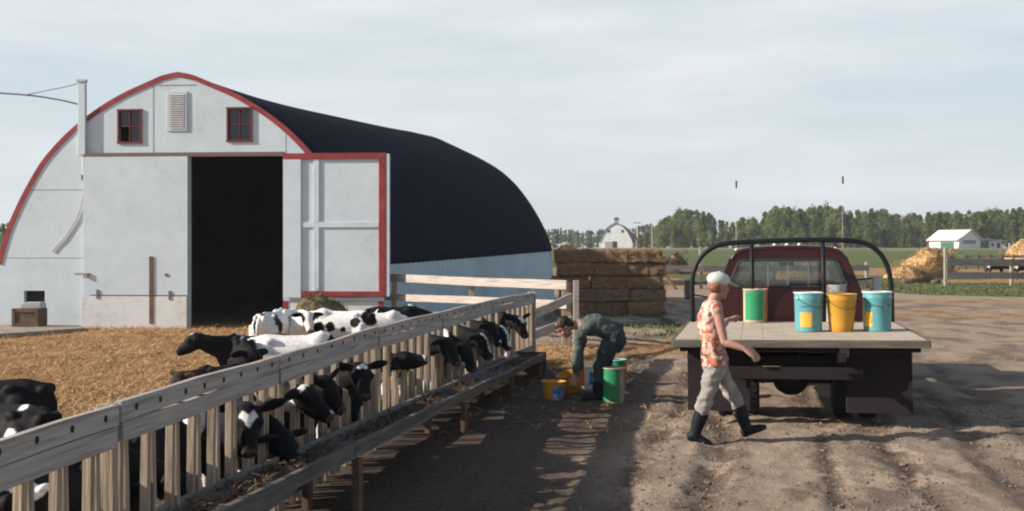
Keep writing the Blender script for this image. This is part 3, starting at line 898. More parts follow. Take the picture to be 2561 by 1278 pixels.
# closed sliding door on the left
dl = part_box('sliding_door', 213, 393, 473, 738, -0.10, -0.03, M['white'])
part_box('kick_panel', 209, 740, 471, 822, -0.105, -0.03, M['white_dirty'], parent=dl)
part_box('door_bar', 378, 641, 388, 809, -0.12, -0.107, M['wood_dark'], parent=dl)
rusty = flat('rusty_iron', (0.16, 0.12, 0.09), rough=0.8)
for px_, py_ in ((249, 735), (429, 738)):
    u, z = fac(px_, py_); mb = MB(); mb.box((u, -0.112, z), (0.05, 0.02, 0.2)); mb.build('door_hinge', rusty, dl)
u, z = fac(420, 687); mb = MB(); mb.box((u, -0.108, z), (0.06, 0.02, 0.06)); mb.build('door_knob', rusty, dl)
mb = MB(); u, z = fac(212, 685); mb.box((u, -0.12, z), (0.34, 0.03, 0.045)); mb.box((u + .1, -0.13, z - 0.03), (0.05, 0.04, 0.1)); mb.build('door_latch', flat('latch_iron', (0.3, 0.25, 0.2), rough=0.7), dl)
# right door folded open against the front: inner face framed in red
dr = part_box('open_door', 713, 386, 969, 741, -0.12, -0.07, M['white'])
part_box('edge_board', 969, 386, 977, 741, -0.16, -0.06, M['white'], parent=dr)
part_box('stile', 713, 400, 757, 744, -0.165, -0.122, M['white'], parent=dr)
part_box('top_rail', 713, 385, 968, 398, -0.17, -0.122, M['red'], parent=dr)
part_box('red_stile', 951, 398.5, 968, 727, -0.17, -0.122, M['red'], parent=dr)
part_box('bottom_rail', 757.5, 727.5, 968, 741, -0.17, -0.122, M['red'], parent=dr)
part_box('mid_rail', 757.5, 556, 950.5, 569, -0.15, -0.122, M['white'], parent=dr)
part_box('muntin', 788, 398.5, 802, 555.5, -0.15, -0.122, M['white'], parent=dr)
part_box('muntin', 788, 569.5, 802, 727, -0.15, -0.122, M['white'], parent=dr)
# lower right wall panel
lp = part_box('lower_panel', 722, 753, 948, 818, -0.06, -0.02, M['white_dirty'])
part_box('cap_board', 711, 743, 962, 752.5, -0.09, -0.02, M['white'], parent=lp)
part_box('red_post', 710, 753, 721.5, 818, -0.075, -0.02, M['red'], parent=lp)
part_box('red_post', 948.5, 753, 960, 820, -0.085, -0.02, M['red'], parent=lp)
# near-black sheet behind the hatch opening, standing in for the unlit inside
a, b, c, d = hatch
mb = MB(); mb.box(((a + c) / 2, 0.125, (b + d) / 2), (c - a + 0.3, 0.004, d - b + 0.3)); mb.build('hatch', M['dark'], barn)
# service mast with conduit
mast = part_box('service_mast', 199, 205, 218, 388, -0.10, -0.012, M['white'], 0.01)
mb = MB(); u, z = fac(208, 203); mb.box((u, -0.06, z), (0.21, 0.13, 0.05)); mb.build('mast_cap', M['metal_grey'], mast)
pts = [fac(209, 386), fac(209, 420), fac(211, 452)]
mb = MB(); mb.tube([(p[0], -0.028, p[1]) for p in pts], 0.022, 8, up=(0, 1, 0)); mb.build('conduit', M['metal_grey'], barn)
u, z = fac(212, 444); mb = MB(); mb.box((u, -0.04, z), (0.1, 0.06, 0.12)); mb.build('junction_box', flat('box_grey', (0.12, 0.12, 0.12)), barn)
pts = [fac(*q) for q in ((211, 452), (208, 500), (196, 540), (178, 572), (158, 600), (140, 618), (132, 630))]
mb = MB(); mb.tube([(p[0], -0.022, p[1]) for i, p in enumerate(sm(pts))], 0.013, 6, up=(0, 1, 0)); mb.build('hanging_wire', flat('pale_wire', (0.4, 0.33, 0.27)), barn)
# overhead cables
def cable(name, pts, r, label):
    mb = MB(); mb.tube(sm(pts, 6), r, 6); tag(mb.build(name, M['cable'], smooth=True), label, 'cable')
YM = 25.9
cable('power_cable', [at(201, 262, YM), at(150, 250, YM + .1), at(80, 239, YM + .3), at(0, 233, YM + .6), at(-140, 226, YM + 1)], 0.02, 'thick dark power cable sagging from the barn mast to the left')
cable('guy_wire', [at(199, 206, YM), at(178, 214, YM), at(140, 222, YM + .1), at(95, 231, YM + .2), at(62, 238, YM + .33)], 0.009, 'thin wire from the top of the barn mast joining the power cable')
# slab and crate below the hatch
cr_ = [at(-160, 819, 25.6), at(204, 824, 25.15), at(207, 832, 24.35), at(-160, 866, 21.6)]
mb = MB(); vs = [(p.x, p.y, -0.1) for p in cr_] + [(p.x, p.y, 0.09) for p in cr_]
mb.add(vs, [(3, 2, 1, 0), (4, 5, 6, 7), (0, 1, 5, 4), (1, 2, 6, 5), (2, 3, 7, 6), (3, 0, 4, 7)])
tag(mb.build('loading_slab', M['concrete'], bevel=0.02), 'low flat slab along the barn wall below the small hatch', 'slab')
p = at(76, 800, 24.95)
ct = thing('wooden_crate', (p.x, p.y, 0.09), -0.1, 'brown wooden crate standing on the slab below the barn hatch', 'crate')
mb = MB(); mb.box((0, 0, 0.2), (0.56, 0.42, 0.38)); mb.build('crate_body', M['wood_dark'], ct, bevel=0.005)
mb = MB()
for x in (-0.265, 0.265): mb.box((x, -0.225, 0.2), (0.07, 0.03, 0.39))
for z in (0.05, 0.35): mb.box((0, -0.222, z), (0.46, 0.022, 0.07))
mb.build('crate_battens', M['wood_dark'], ct)
p = at(84, 772, 25.0)
mb = MB(); mb.box((0, 0, 0.05), (0.42, 0.34, 0.10)); mb.box((0.02, 0, 0.115), (0.36, 0.3, 0.03))
tag(mb.build('pale_box', flat('pale_grey_card', (0.42, 0.43, 0.43)), loc=(p.x, p.y, 0.4805), bevel=0.008), 'flat pale grey box lying on top of the crate', 'box')

# ------------------------------------------------------------------ feed fence, trough, pen rails
ff = thing('feed_fence', (FENCE_PTS[3][1], FENCE_PTS[3][0], 0), 0, 'long weathered calf feeding fence with two top boards and slanted pickets', 'fence')
OX, OY = FENCE_PTS[3][1], FENCE_PTS[3][0]
def oriented(name, p0, p1, w, h, m, parent, bevel=0.004, extra=None, up=Vector((0, 0, 1))):
    """board whose local x runs from p0 to p1 (relative to parent)"""
    p0, p1 = Vector(p0), Vector(p1); d = p1 - p0; L_ = d.length; d.normalize()
    s = up.cross(d).normalized(); u = d.cross(s)
    mb = MB(); ns = max(2, int(L_ / 0.4))
    wob = random.uniform(-1, 1)
    vs, fs = [], []
    for i in range(ns + 1):
        t = i / ns; x = (t - 0.5) * L_
        dy = (0.0 if extra else 0.012) * wob * math.sin(t * math.pi); dz = 0.009 * math.sin(t * 5 + wob * 4) * math.sin(t * math.pi)
        for a, b in ((-1, -1), (1, -1), (1, 1), (-1, 1)): vs.append((x, a * w / 2 + dy, b * h / 2 + dz))
    for i in range(ns):
        for k in range(4): fs.append((i * 4 + k, i * 4 + (k + 1) % 4, (i + 1) * 4 + (k + 1) % 4, (i + 1) * 4 + k))
    fs += [(3, 2, 1, 0), tuple(ns * 4 + k for k in range(4))]
    mb.add(vs, fs)
    if extra: extra(mb, L_)
    me = mb.mesh(name, m if isinstance(m, list) else [m])
    o = link(name, me, parent, bevel)
    mt = Matrix((d, s, u)).transposed().to_4x4(); mt.translation = (p0 + p1) / 2
    o.matrix_basis = mt
    return o
iron = flat('rusted_bolt', (0.03, 0.022, 0.018), rough=0.8)
FT = 1.1
for i in range(len(FENCE_PTS) - 1):
    (y0, x0), (y1, x1) = FENCE_PTS[i], FENCE_PTS[i + 1]
    a, b = Vector((x0 - OX, y0 - OY, 0)), Vector((x1 - OX, y1 - OY, 0))
    d = (b - a).normalized(); nrm = Vector((d.y, -d.x, 0))        # towards the yard
    L_ = (b - a).length
    npk = 8
    def nails(mb, LL):
        mb.mi = 1
        for k in range(npk):
            x = -LL / 2 + (k + 0.5) * LL / npk + random.uniform(-.02, .02)
            mb.lathe([(0.001, 0.0), (0.013, 0.0), (0.013, 0.006), (0.001, 0.007)], 8)
            n_ = 8 * 4; base = len(mb.v) - n_
            for q in range(base, len(mb.v)):
                v = mb.v[q]; mb.v[q] = (x + v[0], -0.019 - v[2], 0.004 + v[1] * 1.3)
        mb.mi = 0
    dz0, dz1 = random.uniform(-.006, .006), random.uniform(-.006, .006)
    up_ = nrm * 0.045
    oriented('top_rail', a + d * 0.012 + up_ + Vector((0, 0, FT - 0.047 + dz0)), b - d * 0.012 + up_ + Vector((0, 0, FT - 0.047 + dz1)), 0.038, 0.094, [M['wood_along'], iron], ff, 0.003, nails)
    oriented('lower_rail', a + up_ + d * 0.03 + Vector((0, 0, FT - 0.1415 + dz0 * 1.3)), b + up_ - d * 0.03 + Vector((0, 0, FT - 0.1415 + dz1 * 1.3)), 0.038, 0.092, M['wood_along'], ff, 0.003)
    oriented('foot_rail', a + up_ * 0.9 + Vector((0, 0, 0.2)), b + up_ * 0.9 + Vector((0, 0, 0.2)), 0.038, 0.14, M['wood_grey'], ff, 0.003)
    for k in range(npk):
        c = a + d * ((k + 0.5) * L_ / npk)
        mb = MB(); tilt = random.uniform(-.012, .012)
        for sgn in (-1, 1):
            j = random.uniform(-.006, .006)
            mb.beam(d * (sgn * 0.054 + j) + Vector((0, 0, 0.03)), d * (sgn * 0.018 + tilt) + Vector((0, 0, FT - 0.03 + j)), 0.042, 0.04, up=tuple(d), w1=0.04, h1=0.034)
        mb.build('picket', M['wood_up'], ff, bevel=0.003, loc=c - nrm * 0.0)
for (y, x) in FENCE_PTS[:]:
    i = FENCE_PTS.index((y, x)); q = FENCE_PTS[min(i + 1, len(FENCE_PTS) - 1)]; q0 = FENCE_PTS[max(i - 1, 0)]
    d = Vector((q[1] - q0[1], q[0] - q0[0], 0)).normalized(); nrm = Vector((d.y, -d.x, 0))
    c = Vector((x - OX, y - OY, 0)) - nrm * 0.0
    mb = MB(); mb.beam(Vector((0, 0, -0.1)), Vector((0, 0, FT - 0.004)), 0.085, 0.05, up=tuple(d)); mb.build('post', M['wood_up'], ff, loc=c, bevel=0.005)
# wide end board
e = Vector((FENCE_PTS[-1][1] - OX, FENCE_PTS[-1][0] - OY, 0)); d = Vector((0.22, 0.97, 0)).normalized(); nrm = Vector((d.y, -d.x, 0))
mb = MB(); mb.beam(e * 0 + Vector((0, 0, -0.05)), e * 0 + Vector((0, 0, FT + 0.005)), 0.12, 0.04, up=tuple(d)); mb.build('end_board', M['wood_along'], ff, loc=e + d * 0.06 + nrm * 0.02, bevel=0.004)

T0, T1 = Vector((-1.265, 6.6, 0.5)), Vector((0.457, 16.3, 0.30))
td = (T1 - T0) / (T1.y - T0.y)
Ta = T0 + td * (3.3 - T0.y)
tr = thing('feed_trough', (T0.x, T0.y, 0), 0, 'long low wooden feed trough on short legs in front of the calf fence', 'trough')
A, B = Ta - Vector((T0.x, T0.y, 0)), T1 - Vector((T0.x, T0.y, 0))
tdir = (B - A).normalized(); tn = Vector((tdir.y, -tdir.x, 0)).normalized()
for q0, q1 in ((0.0, 0.335), (0.337, 0.66), (0.662, 1.0)):
    a, b = A.lerp(B, q0), A.lerp(B, q1)
    oriented('front_board', a - Vector((0, 0, 0.04)), b - Vector((0, 0, 0.04)), 0.042, 0.08, M['wood_trough'], tr, 0.004)
    oriented('bottom_board', a - tn * 0.19 - Vector((0, 0, 0.096)), b - tn * 0.19 - Vector((0, 0, 0.096)), 0.36, 0.03, M['wood_grey'], tr, 0.003)
oriented('back_board', A - tn * 0.36 - Vector((0, 0, 0.07)), B - tn * 0.36 - Vector((0, 0, 0.07)), 0.035, 0.09, M['wood_grey'], tr, 0.003)
mb = MB(); mb.beam(B + tdir * 0.02 - Vector((0, 0, 0.16)) - tn * 0.39, B + tdir * 0.02 - Vector((0, 0, 0.16)) + tn * 0.03, 0.035, 0.34, up=(0, 0, 1)); mb.build('end_board', M['wood_dark'], tr, bevel=0.004)
for q in (0.04, 0.345, 0.6, 0.8, 0.97):
    c = A.lerp(B, q)
    for s_ in (0.0, -0.36):
        mb = MB(); mb.beam(Vector((0, 0, -0.08)), Vector((0, 0, c.z - 0.112)), 0.05, 0.09, up=tuple(tdir))
        mb.build('leg', M['wood_dark'], tr, loc=(c.x + tn.x * (s_ - 0.0), c.y + tn.y * s_, 0), bevel=0.004)
def trough_spot():
    q = random.random(); c = Ta.lerp(T1, q); s_ = random.uniform(-0.34, -0.03)
    if fbm(np.array([c.y * 1.3]), np.array([s_ * 2]), 77, 2)[0] < 0.5 and random.random() < .85: return None
    return c + tn * s_ + Vector((0, 0, -0.075 + random.random() * 0.03))
tag(link('trough_feed', blades('trough_feed', M['old_feed'], 4200, trough_spot, (0.05, 0.13), 0.006, 0.5)), 'chopped straw feed lying in the trough', 'feed', kind='stuff')

# rails closing the far side of the pen
pr = thing('pen_fence', (1.12, 20.55, 0), 0, 'two-rail board fence behind the feeding fence with a tall corner post', 'fence')
o_ = Vector((1.12, 20.55, 0))
def rel(px, py, Y): return at(px, py, Y) - o_
oriented('rail', rel(960, 694, 26.0), rel(1418, 713, 20.62), 0.04, 0.17, M['wood_along'], pr)
oriented('rail', rel(960, 742, 26.0), rel(1418, 762, 20.62), 0.04, 0.15, M['wood_along'], pr)
oriented('rail', rel(1328, 789, 18.1), rel(1430, 744, 20.3), 0.04, 0.155, M['wood_along'], pr)
oriented('rail', rel(1328, 842, 18.1), rel(1430, 801, 20.3), 0.04, 0.15, M['wood_along'], pr)
for px, w, Y, m, top in ((1417, 0.17, 20.7, M['wood_up'], 708), (1441, 0.10, 20.42, M['wood_along'], 701), (1180, 0.12, 23.45, M['wood_up'], 700), (985, 0.12, 25.8, M['wood_up'], 686)):
    t_ = rel(px, top, Y); mb = MB(); mb.beam((0, 0, -0.1), (0, 0, t_.z), w, 0.1, up=(0, 1, 0)); mb.build('post', m, pr, loc=(t_.x, t_.y + 0.075 * (px < 1430), 0), bevel=0.006)

# ------------------------------------------------------------------ calves
BLACK, WHITE, PINK, HOOF, DIRT = (0.0075, 0.0072, 0.0085), (0.74, 0.72, 0.69), (0.34, 0.2, 0.17), (0.05, 0.04, 0.03), (0.2, 0.13, 0.07)
CALF_GROUP = 'black and white calves in the pen'
def make_calf(label, seed, t, heading, loc=None, head_at=None, neck=(25, 0), head=(-35, 0), s=1.0, hcol=None,
              white=(), black=(), legs_white=True, tint=None, ears=(1, 1), tagged=False, tail=0.0, front_bend=0.0, heart_mark=False):
    """heading: degrees, 0 faces +X. neck/head = (pitch, yaw) in degrees. t: bigger = blacker coat."""
    mb = MB()
    body = [((-0.50, 0, 0.665), (0.045, 0.06)), ((-0.455, 0, 0.665), (0.105, 0.125)), ((-0.36, 0, 0.655), (0.145, 0.175)), ((-0.2, 0, 0.625), (0.16, 0.195)),
            ((-0.02, 0, 0.605), (0.17, 0.21)), ((0.14, 0, 0.61), (0.16, 0.21)), ((0.27, 0, 0.64), (0.135, 0.2)), ((0.37, 0, 0.665), (0.1, 0.15)), ((0.42, 0, 0.68), (0.055, 0.085))]
    mb.tube([b[0] for b in body], [b[1] for b in body], 18)
    for sg in (1, -1):
        mb.ell((-0.45, sg * 0.06, 0.765), (0.05, 0, 0), (0, 0.033, 0), (0, 0, 0.045)); mb.ell((-0.25, sg * 0.115, 0.785), (0.06, 0, 0), (0, 0.035, 0), (0, 0, 0.035))
        mb.ell((0.22, sg * 0.07, 0.76), (0.10, 0, 0), (0, 0.05, 0), (0, 0, 0.10)); mb.ell((-0.3, sg * 0.12, 0.6), (0.12, 0, 0), (0, 0.06, 0), (0, 0, 0.16))
    mb.tube([(-0.47, 0, 0.79), (-0.3, 0, 0.825), (-0.1, 0, 0.81), (0.1, 0, 0.815), (0.24, 0, 0.85), (0.34, 0, 0.82)], [0.02, 0.024, 0.022, 0.022, 0.03, 0.02], 8)
    np_, ny_ = R(neck[0]), R(neck[1])
    nd = Vector((math.cos(np_) * math.cos(ny_), math.cos(np_) * math.sin(ny_), math.sin(np_)))
    nb = Vector((0.30, 0, 0.70)); N = nb + nd * 0.35
    mid = nb + Vector((0.2 * math.cos(np_ * 0.8), 0.2 * math.sin(ny_ * 0.6), 0.2 * math.sin(np_ * 0.9)))
    mb.tube([nb - Vector((0.06, 0, 0.01)), nb + (mid - nb) * 0.5, mid, N], [(0.09, 0.155), (0.082, 0.13), (0.072, 0.105), (0.066, 0.08)], 14)
    hp, hy = R(head[0]), R(head[1])
    hd = Vector((math.cos(hp) * math.cos(hy), math.cos(hp) * math.sin(hy), math.sin(hp)))
    side = Vector((0, 0, 1)).cross(hd)
    if side.length < 0.05: side = Vector((0, 1, 0))
    side.normalize(); up = hd.cross(side).normalized()
    H = N + hd * 0.0
    def hl(a, b, c): return H + hd * (a * 0.84) + side * b + up * c
    hr = [(-0.06, 0.0, 0.05, 0.05), (-0.03, 0.005, 0.078, 0.08), (0.03, 0.0, 0.09, 0.095), (0.09, -0.004, 0.084, 0.09), (0.15, -0.01, 0.064, 0.074), (0.21, -0.016, 0.052, 0.06), (0.265, -0.02, 0.053, 0.053), (0.30, -0.022, 0.048, 0.044), (0.318, -0.024, 0.028, 0.026)]
    mb.tube([hl(a, 0, c) for a, c, _, _ in hr], [(w, h) for _, _, w, h in hr], 16, up=tuple(up))
    mb.ell(hl(0.13, 0, -0.055), hd * 0.11, side * 0.052, up * 0.035)
    for sg in (1, -1):                                       # brow, nostril wing, ear
        mb.ell(hl(0.085, sg * 0.072, 0.035), hd * 0.032, side * 0.022, up * 0.026)
        mb.ell(hl(0.295, sg * 0.026, 0.0), hd * 0.022, side * 0.02, up * 0.022)
        er = ears[0 if sg == 1 else 1]
        e0 = hl(-0.02, sg * 0.06, 0.035)
        ed = (side * sg * 0.93 + Vector((0, 0, 1)) * (-0.22 * er) + hd * -0.18).normalized()
        mb.tube([e0, e0 + ed * 0.05, e0 + ed * 0.10, e0 + ed * 0.15, e0 + ed * 0.18], [(0.018, 0.02), (0.022, 0.043), (0.02, 0.05), (0.016, 0.036), (0.009, 0.012)], 10, up=tuple((up * 0.8 + Vector((0, 0, 0.5)) * 0.3)))
    st = (seed % 5 - 2) * 0.025
    for sg in (1, -1):
        k = st * sg
        fb = front_bend
        mb.tube([(0.27, sg * 0.085, 0.66), (0.27, sg * 0.095, 0.50), (0.265 + k * 0.5, sg * 0.09, 0.40), (0.28 + k + fb * .3, sg * 0.085, 0.27), (0.275 + k + fb, sg * 0.085, 0.12), (0.285 + k + fb, sg * 0.085, 0.055), (0.31 + k + fb, sg * 0.085, 0.0)],
                [(0.05, 0.085), (0.055, 0.08), 0.05, 0.037, 0.025, 0.03, 0.036], 10, up=(0, 1, 0))
        mb.tube([(-0.33, sg * 0.09, 0.66), (-0.32, sg * 0.105, 0.52), (-0.28 - k * 0.4, sg * 0.1, 0.43), (-0.35 - k * 0.6, sg * 0.09, 0.345), (-0.42 - k, sg * 0.085, 0.29), (-0.405 - k, sg * 0.085, 0.14), (-0.395 - k, sg * 0.085, 0.055), (-0.37 - k, sg * 0.085, 0.0)],
                [(0.075, 0.12), (0.075, 0.11), (0.06, 0.08), 0.046, 0.036, 0.026, 0.03, 0.036], 10, up=(0, 1, 0))
    mb.tube([(-0.47, 0, 0.77), (-0.515, 0.01 + tail * .3, 0.68), (-0.52, 0.02 + tail * .6, 0.52), (-0.51, 0.02 + tail, 0.38), (-0.505, 0.02 + tail, 0.28)], [0.024, 0.018, 0.015, 0.026, 0.012], 8, up=(0, 1, 0))
    me = blob(mb, 'calf', M['coat'], 0.0085 if seed <= 3 else 0.0125, 7 if seed <= 3 else 5)
    co, no = coords(me), normals(me)
    cols = np.zeros((len(co), 3), np.float32)
    off = Vector((seed * 5.3, seed * 2.9, seed * 1.7))
    th = t
    wp = [(k_ == 'h' and hl(*q) or Vector(q), r) for k_, q, r in white]
    bp = [(k_ == 'h' and hl(*q) or Vector(q), r) for k_, q, r in black]
    eyes = [hl(0.085, sg * 0.088, 0.015) for sg in (1, -1)]
    nose = hl(0.325, 0, -0.005)
    for i, c in enumerate(co.tolist()):
        p = Vector(c)
        q = p - H
        a = q.dot(hd); b = q.dot(side); cu = q.dot(up)
        in_head = a > -0.06 and abs(b) < 0.3 and abs(cu) < 0.14 and q.length < 0.36
        nz = mnoise.fractal(p * 2.3 + off, 0.8, 2.0, 2)
        jag = mnoise.noise(p * 22 + off) * 0.012
        is_w = nz > th
        if legs_white and p.z < 0.30 + 0.06 * nz and not in_head: is_w = True
        if in_head and hcol is not None: is_w = (hcol == 'w')
        for pc, r in wp:
            if (p - pc).length < r + jag: is_w = True
        if heart_mark and in_head and cu > 0.02:
            ab = abs(b)
            if ab < 0.056 and 0.022 + max(0, 0.03 - ab) * 1.15 + max(0, ab - 0.036) * 1.6 < a < 0.128 - ab * 1.35: is_w = True
        for pc, r in bp:
            if (p - pc).length < r + jag: is_w = False
        col = WHITE if is_w else (tint or BLACK)
        if not in_head:
            if p.z < 0.045: col = HOOF
            elif p.z < 0.45:
                d = max(0, min(0.6, (0.45 - p.z) * 1.4 + mnoise.noise(p * 9 + off) * 0.35)) * (0.8 if is_w else 0.12)
                col = tuple(x * (1 - d) + y * d for x, y in zip(col, DIRT))
        else:
            if a > 0.24:
                f = min(1, (a - 0.24) / 0.013)
                mz = PINK if is_w else (0.085, 0.055, 0.05)
                col = tuple(x * (1 - f) + y * f for x, y in zip(col, mz))
            for e in eyes:
                if (p - e).length < 0.019: col = (0.006, 0.005, 0.005)
            if a > 0.252 and abs(abs(b) - 0.024) < 0.009 and abs(cu) < 0.014: col = (0.012, 0.008, 0.008)
            if 0.2 < a and abs(cu + 0.047) < 0.005: col = (0.03, 0.02, 0.02)
        cols[i] = col
    set_col(me, cols)
    ho = R(heading)
    if head_at is not None:
        w = at(*head_at); hc = (H + hd * 0.10) * s
        x = w.x - (hc.x * math.cos(ho) - hc.y * math.sin(ho)); y = w.y - (hc.x * math.sin(ho) + hc.y * math.cos(ho))
    else: x, y = loc
    o = link('calf', me, loc=(x, y, gz_fast(x, y) + 0.004), rot=(0, 0, ho))
    o.scale = (s, s, s)
    tag(o, label, 'calf', CALF_GROUP)
    if tagged:
        mb = MB(); e0 = hl(-0.02, -0.06, 0.035) + (side * -0.93 + Vector((0, 0, -0.22)) - hd * 0.18).normalized() * 0.1
        mb.box(e0 + Vector((0.012, 0, -0.045)), (0.035, 0.035, 0.058)); mb.build('ear_tag', M['yellow_tag'], o, bevel=0.004)
    return o

HB = 'h'
# heads through the pickets
make_calf('black calf with a heart-shaped white forehead mark looking out between pickets', 1, 0.5, -72, head_at=(620, 1066, 6.85), neck=(8, 2), head=(-48, 0), s=1.04, hcol='b', heart_mark=True, ears=(-0.5, -0.5))
make_calf('black calf with white poll stripe and white jaw turned right at the trough', 2, 0.45, -74, head_at=(785, 1032, 7.9), neck=(8, 30), head=(-30, 58), s=1.02, hcol='b', white=((HB, (-0.03, 0.0, 0.075), 0.035), (HB, (-0.02, -0.05, 0.05), 0.03), (HB, (0.30, 0, 0.05), 0.03), (HB, (0.22, 0.0, 0.06), 0.016), (HB, (-0.05, -0.03, -0.10), 0.07), (HB, (0.06, -0.03, -0.09), 0.04)))
make_calf('black calf with a small white star on its forehead and wide drooping ears', 3, 0.5, -72, head_at=(906, 985, 9.05), neck=(14, 14), head=(-44, 6), s=1.02, hcol='b', white=((HB, (0.02, 0.015, 0.09), 0.03), (HB, (0.03, -0.015, 0.09), 0.026)), ears=(0, 0.2))
make_calf('black calf with an orange ear tag pressed behind the calf with the star', 4, 0.5, -74, head_at=(826, 990, 8.45), neck=(12, 26), head=(-42, 44), s=1.0, hcol='b', tagged=True, ears=(-1.2, -1.2))
make_calf('calf with a white muzzle holding its black head out level between pickets', 5, 0.2, -55, head_at=(1026, 926, 10.85), neck=(0, 28), head=(8, 54), s=1.02, hcol='b', white=((HB, (0.31, 0, 0.0), 0.05), (HB, (0.0, 0.0, -0.13), 0.07)))
make_calf('black calf with white throat patch eating at the middle of the trough', 6, 0.42, -56, head_at=(1168, 915, 12.7), neck=(-14, 14), head=(-55, 26), s=1.08, hcol='b', white=((HB, (0.08, -0.05, -0.08), 0.06), (HB, (0.0, -0.03, -0.11), 0.06), (HB, (0.17, -0.04, -0.05), 0.03)))
make_calf('black calf with a narrow white face stripe eating between two others', 7, 0.5, -50, head_at=(1208, 900, 13.6), neck=(-8, 14), head=(-52, 26), s=1.08, hcol='b', white=((HB, (0.0, 0, 0.085), 0.03), (HB, (0.06, 0, 0.09), 0.024), (HB, (0.12, 0, 0.075), 0.022), (HB, (0.18, 0, 0.06), 0.022), (HB, (0.24, 0, 0.05), 0.024)))
make_calf('black calf with broad white blaze eating second from the far fence end', 8, 0.5, -48, head_at=(1258, 878, 14.8), neck=(-6, 14), head=(-52, 26), s=1.08, hcol='b', white=((HB, (-0.01, 0, 0.085), 0.035), (HB, (0.05, 0, 0.09), 0.032), (HB, (0.11, 0, 0.08), 0.032), (HB, (0.17, 0, 0.065), 0.03), (HB, (0.25, 0, 0.04), 0.045)))
make_calf('black calf with white forehead triangle, ears spread, nearest the far fence end', 9, 0.5, -60, head_at=(1303, 862, 15.7), neck=(4, 10), head=(-45, 10), s=1.08, hcol='b', white=((HB, (0.03, 0.0, 0.09), 0.04), (HB, (0.08, 0, 0.085), 0.03), (HB, (-0.06, 0.06, 0.0), 0.04)), ears=(-0.6, -0.2))
make_calf('black calf stretching its neck down into the near end of the trough', 24, 0.6, -74, head_at=(715, 1140, 7.35), neck=(-24, 26), head=(-62, 40), s=1.0, hcol='b', white=((HB, (0.28, -0.02, 0.02), 0.04), ('b', (0.42, -0.05, 0.6), 0.05)))
make_calf('black calf with a plain dark face tucked behind the throat-patched calf', 25, 0.6, -58, head_at=(1126, 890, 12.2), neck=(4, 14), head=(-48, 26), s=1.05, hcol='b')
make_calf('black calf with a dark face squeezed between the striped and blazed calves', 26, 0.6, -48, head_at=(1232, 872, 14.3), neck=(6, 14), head=(-48, 26), s=1.08, hcol='b', white=((HB, (0.27, 0, 0.0), 0.03),))
# inside the pen
make_calf('black calf with a white shoulder band standing in profile facing left', 10, 0.6, 222, head_at=(474, 872, 12.2), neck=(18, -22), head=(-28, -40), s=1.0, hcol='b', white=(('b', (0.20, 0.10, 0.80), 0.045), ('b', (0.20, 0.13, 0.70), 0.04), ('b', (0.19, 0.15, 0.6), 0.045), ('b', (0.18, 0.14, 0.5), 0.05), ('b', (0.2, 0.0, 0.84), 0.04), (HB, (0.03, 0, 0.09), 0.03), (HB, (0.30, 0.0, 0.02), 0.03)))
make_calf('black calf with a thin white band down its flank behind the top board', 11, 0.62, -80, head_at=(640, 872, 11.3), neck=(4, 14), head=(-34, 40), s=1.0, hcol='b', white=(('b', (-0.12, 0.05, 0.83), 0.03), ('b', (-0.07, 0.10, 0.79), 0.03), ('b', (-0.02, 0.13, 0.73), 0.035), ('b', (0.02, 0.15, 0.66), 0.04)))
make_calf('white-backed calf standing broadside directly behind the top board', 12, -0.6, 4, loc=(-2.25, 11.95), neck=(-30, 6), head=(-50, 0), s=1.06, hcol='w', black=(('b', (-0.46, 0.05, 0.66), 0.1), ('b', (0.1, -0.16, 0.5), 0.1)))
make_calf('white calf with one curved black stripe, rump towards the camera', 13, -0.9, 78, loc=(-3.38, 16.2), neck=(10, 0), head=(-30, 0), s=1.06, hcol='w', white=(('b', (-0.3, 0, 0.6), 0.01),), black=(('b', (-0.40, 0.0, 0.80), 0.04), ('b', (-0.45, 0.035, 0.76), 0.04), ('b', (-0.48, 0.055, 0.70), 0.04), ('b', (-0.48, 0.06, 0.64), 0.045), ('b', (-0.47, 0.06, 0.57), 0.05), ('b', (-0.22, -0.17, 0.66), 0.13), ('b', (-0.2, -0.12, 0.78), 0.08)))
make_calf('white-faced calf with black eye patches looking towards the camera', 14, -0.4, -62, head_at=(772, 826, 16.0), neck=(22, 0), head=(-48, -4), s=1.0, hcol='w', black=((HB, (0.07, 0.09, 0.02), 0.062), (HB, (0.07, -0.09, 0.02), 0.055), (HB, (-0.02, 0.16, 0.0), 0.1), (HB, (-0.02, -0.16, 0.0), 0.09)))
make_calf('white calf with round black side spots and a black rump facing left', 15, -0.9, 176, loc=(-2.52, 16.7), neck=(5, 0), head=(-40, 20), s=1.05, hcol='w', black=(('b', (-0.44, 0.08, 0.76), 0.13), ('b', (-0.25, 0.15, 0.68), 0.075), ('b', (0.1, 0.16, 0.62), 0.07), ('b', (0.27, 0.14, 0.6), 0.085), ('b', (-0.08, 0.17, 0.58), 0.04), ('b', (0.32, 0.1, 0.78), 0.06)))
make_calf('plain white calf broadside in front of the red-edged lower panel', 16, -0.9, 6, loc=(-2.02, 17.2), neck=(-25, 0), head=(-50, 0), s=0.98, hcol='w', black=(('b', (0.0, 0.16, 0.55), 0.1),))
make_calf('black calf with a white poll peeping over the fence by the blue wall', 17, 0.55, 8, loc=(-1.9, 18.6), neck=(-10, 0), head=(-50, 0), s=1.0, hcol='b', white=(('b', (0.25, 0, 0.86), 0.05),))
make_calf('small dark brown calf with only its head above the top board', 18, 0.7, -115, head_at=(440, 945, 10.2), neck=(10, 0), head=(-36, -10), s=0.82, hcol='b', tint=(0.04, 0.027, 0.022), ears=(0.3, 0.3))
make_calf('black calf with hip bones showing, farther of two at the left edge', 19, 0.7, 184, loc=(-3.78, 8.1), neck=(5, 0), head=(-30, 0), s=1.02, hcol='b')
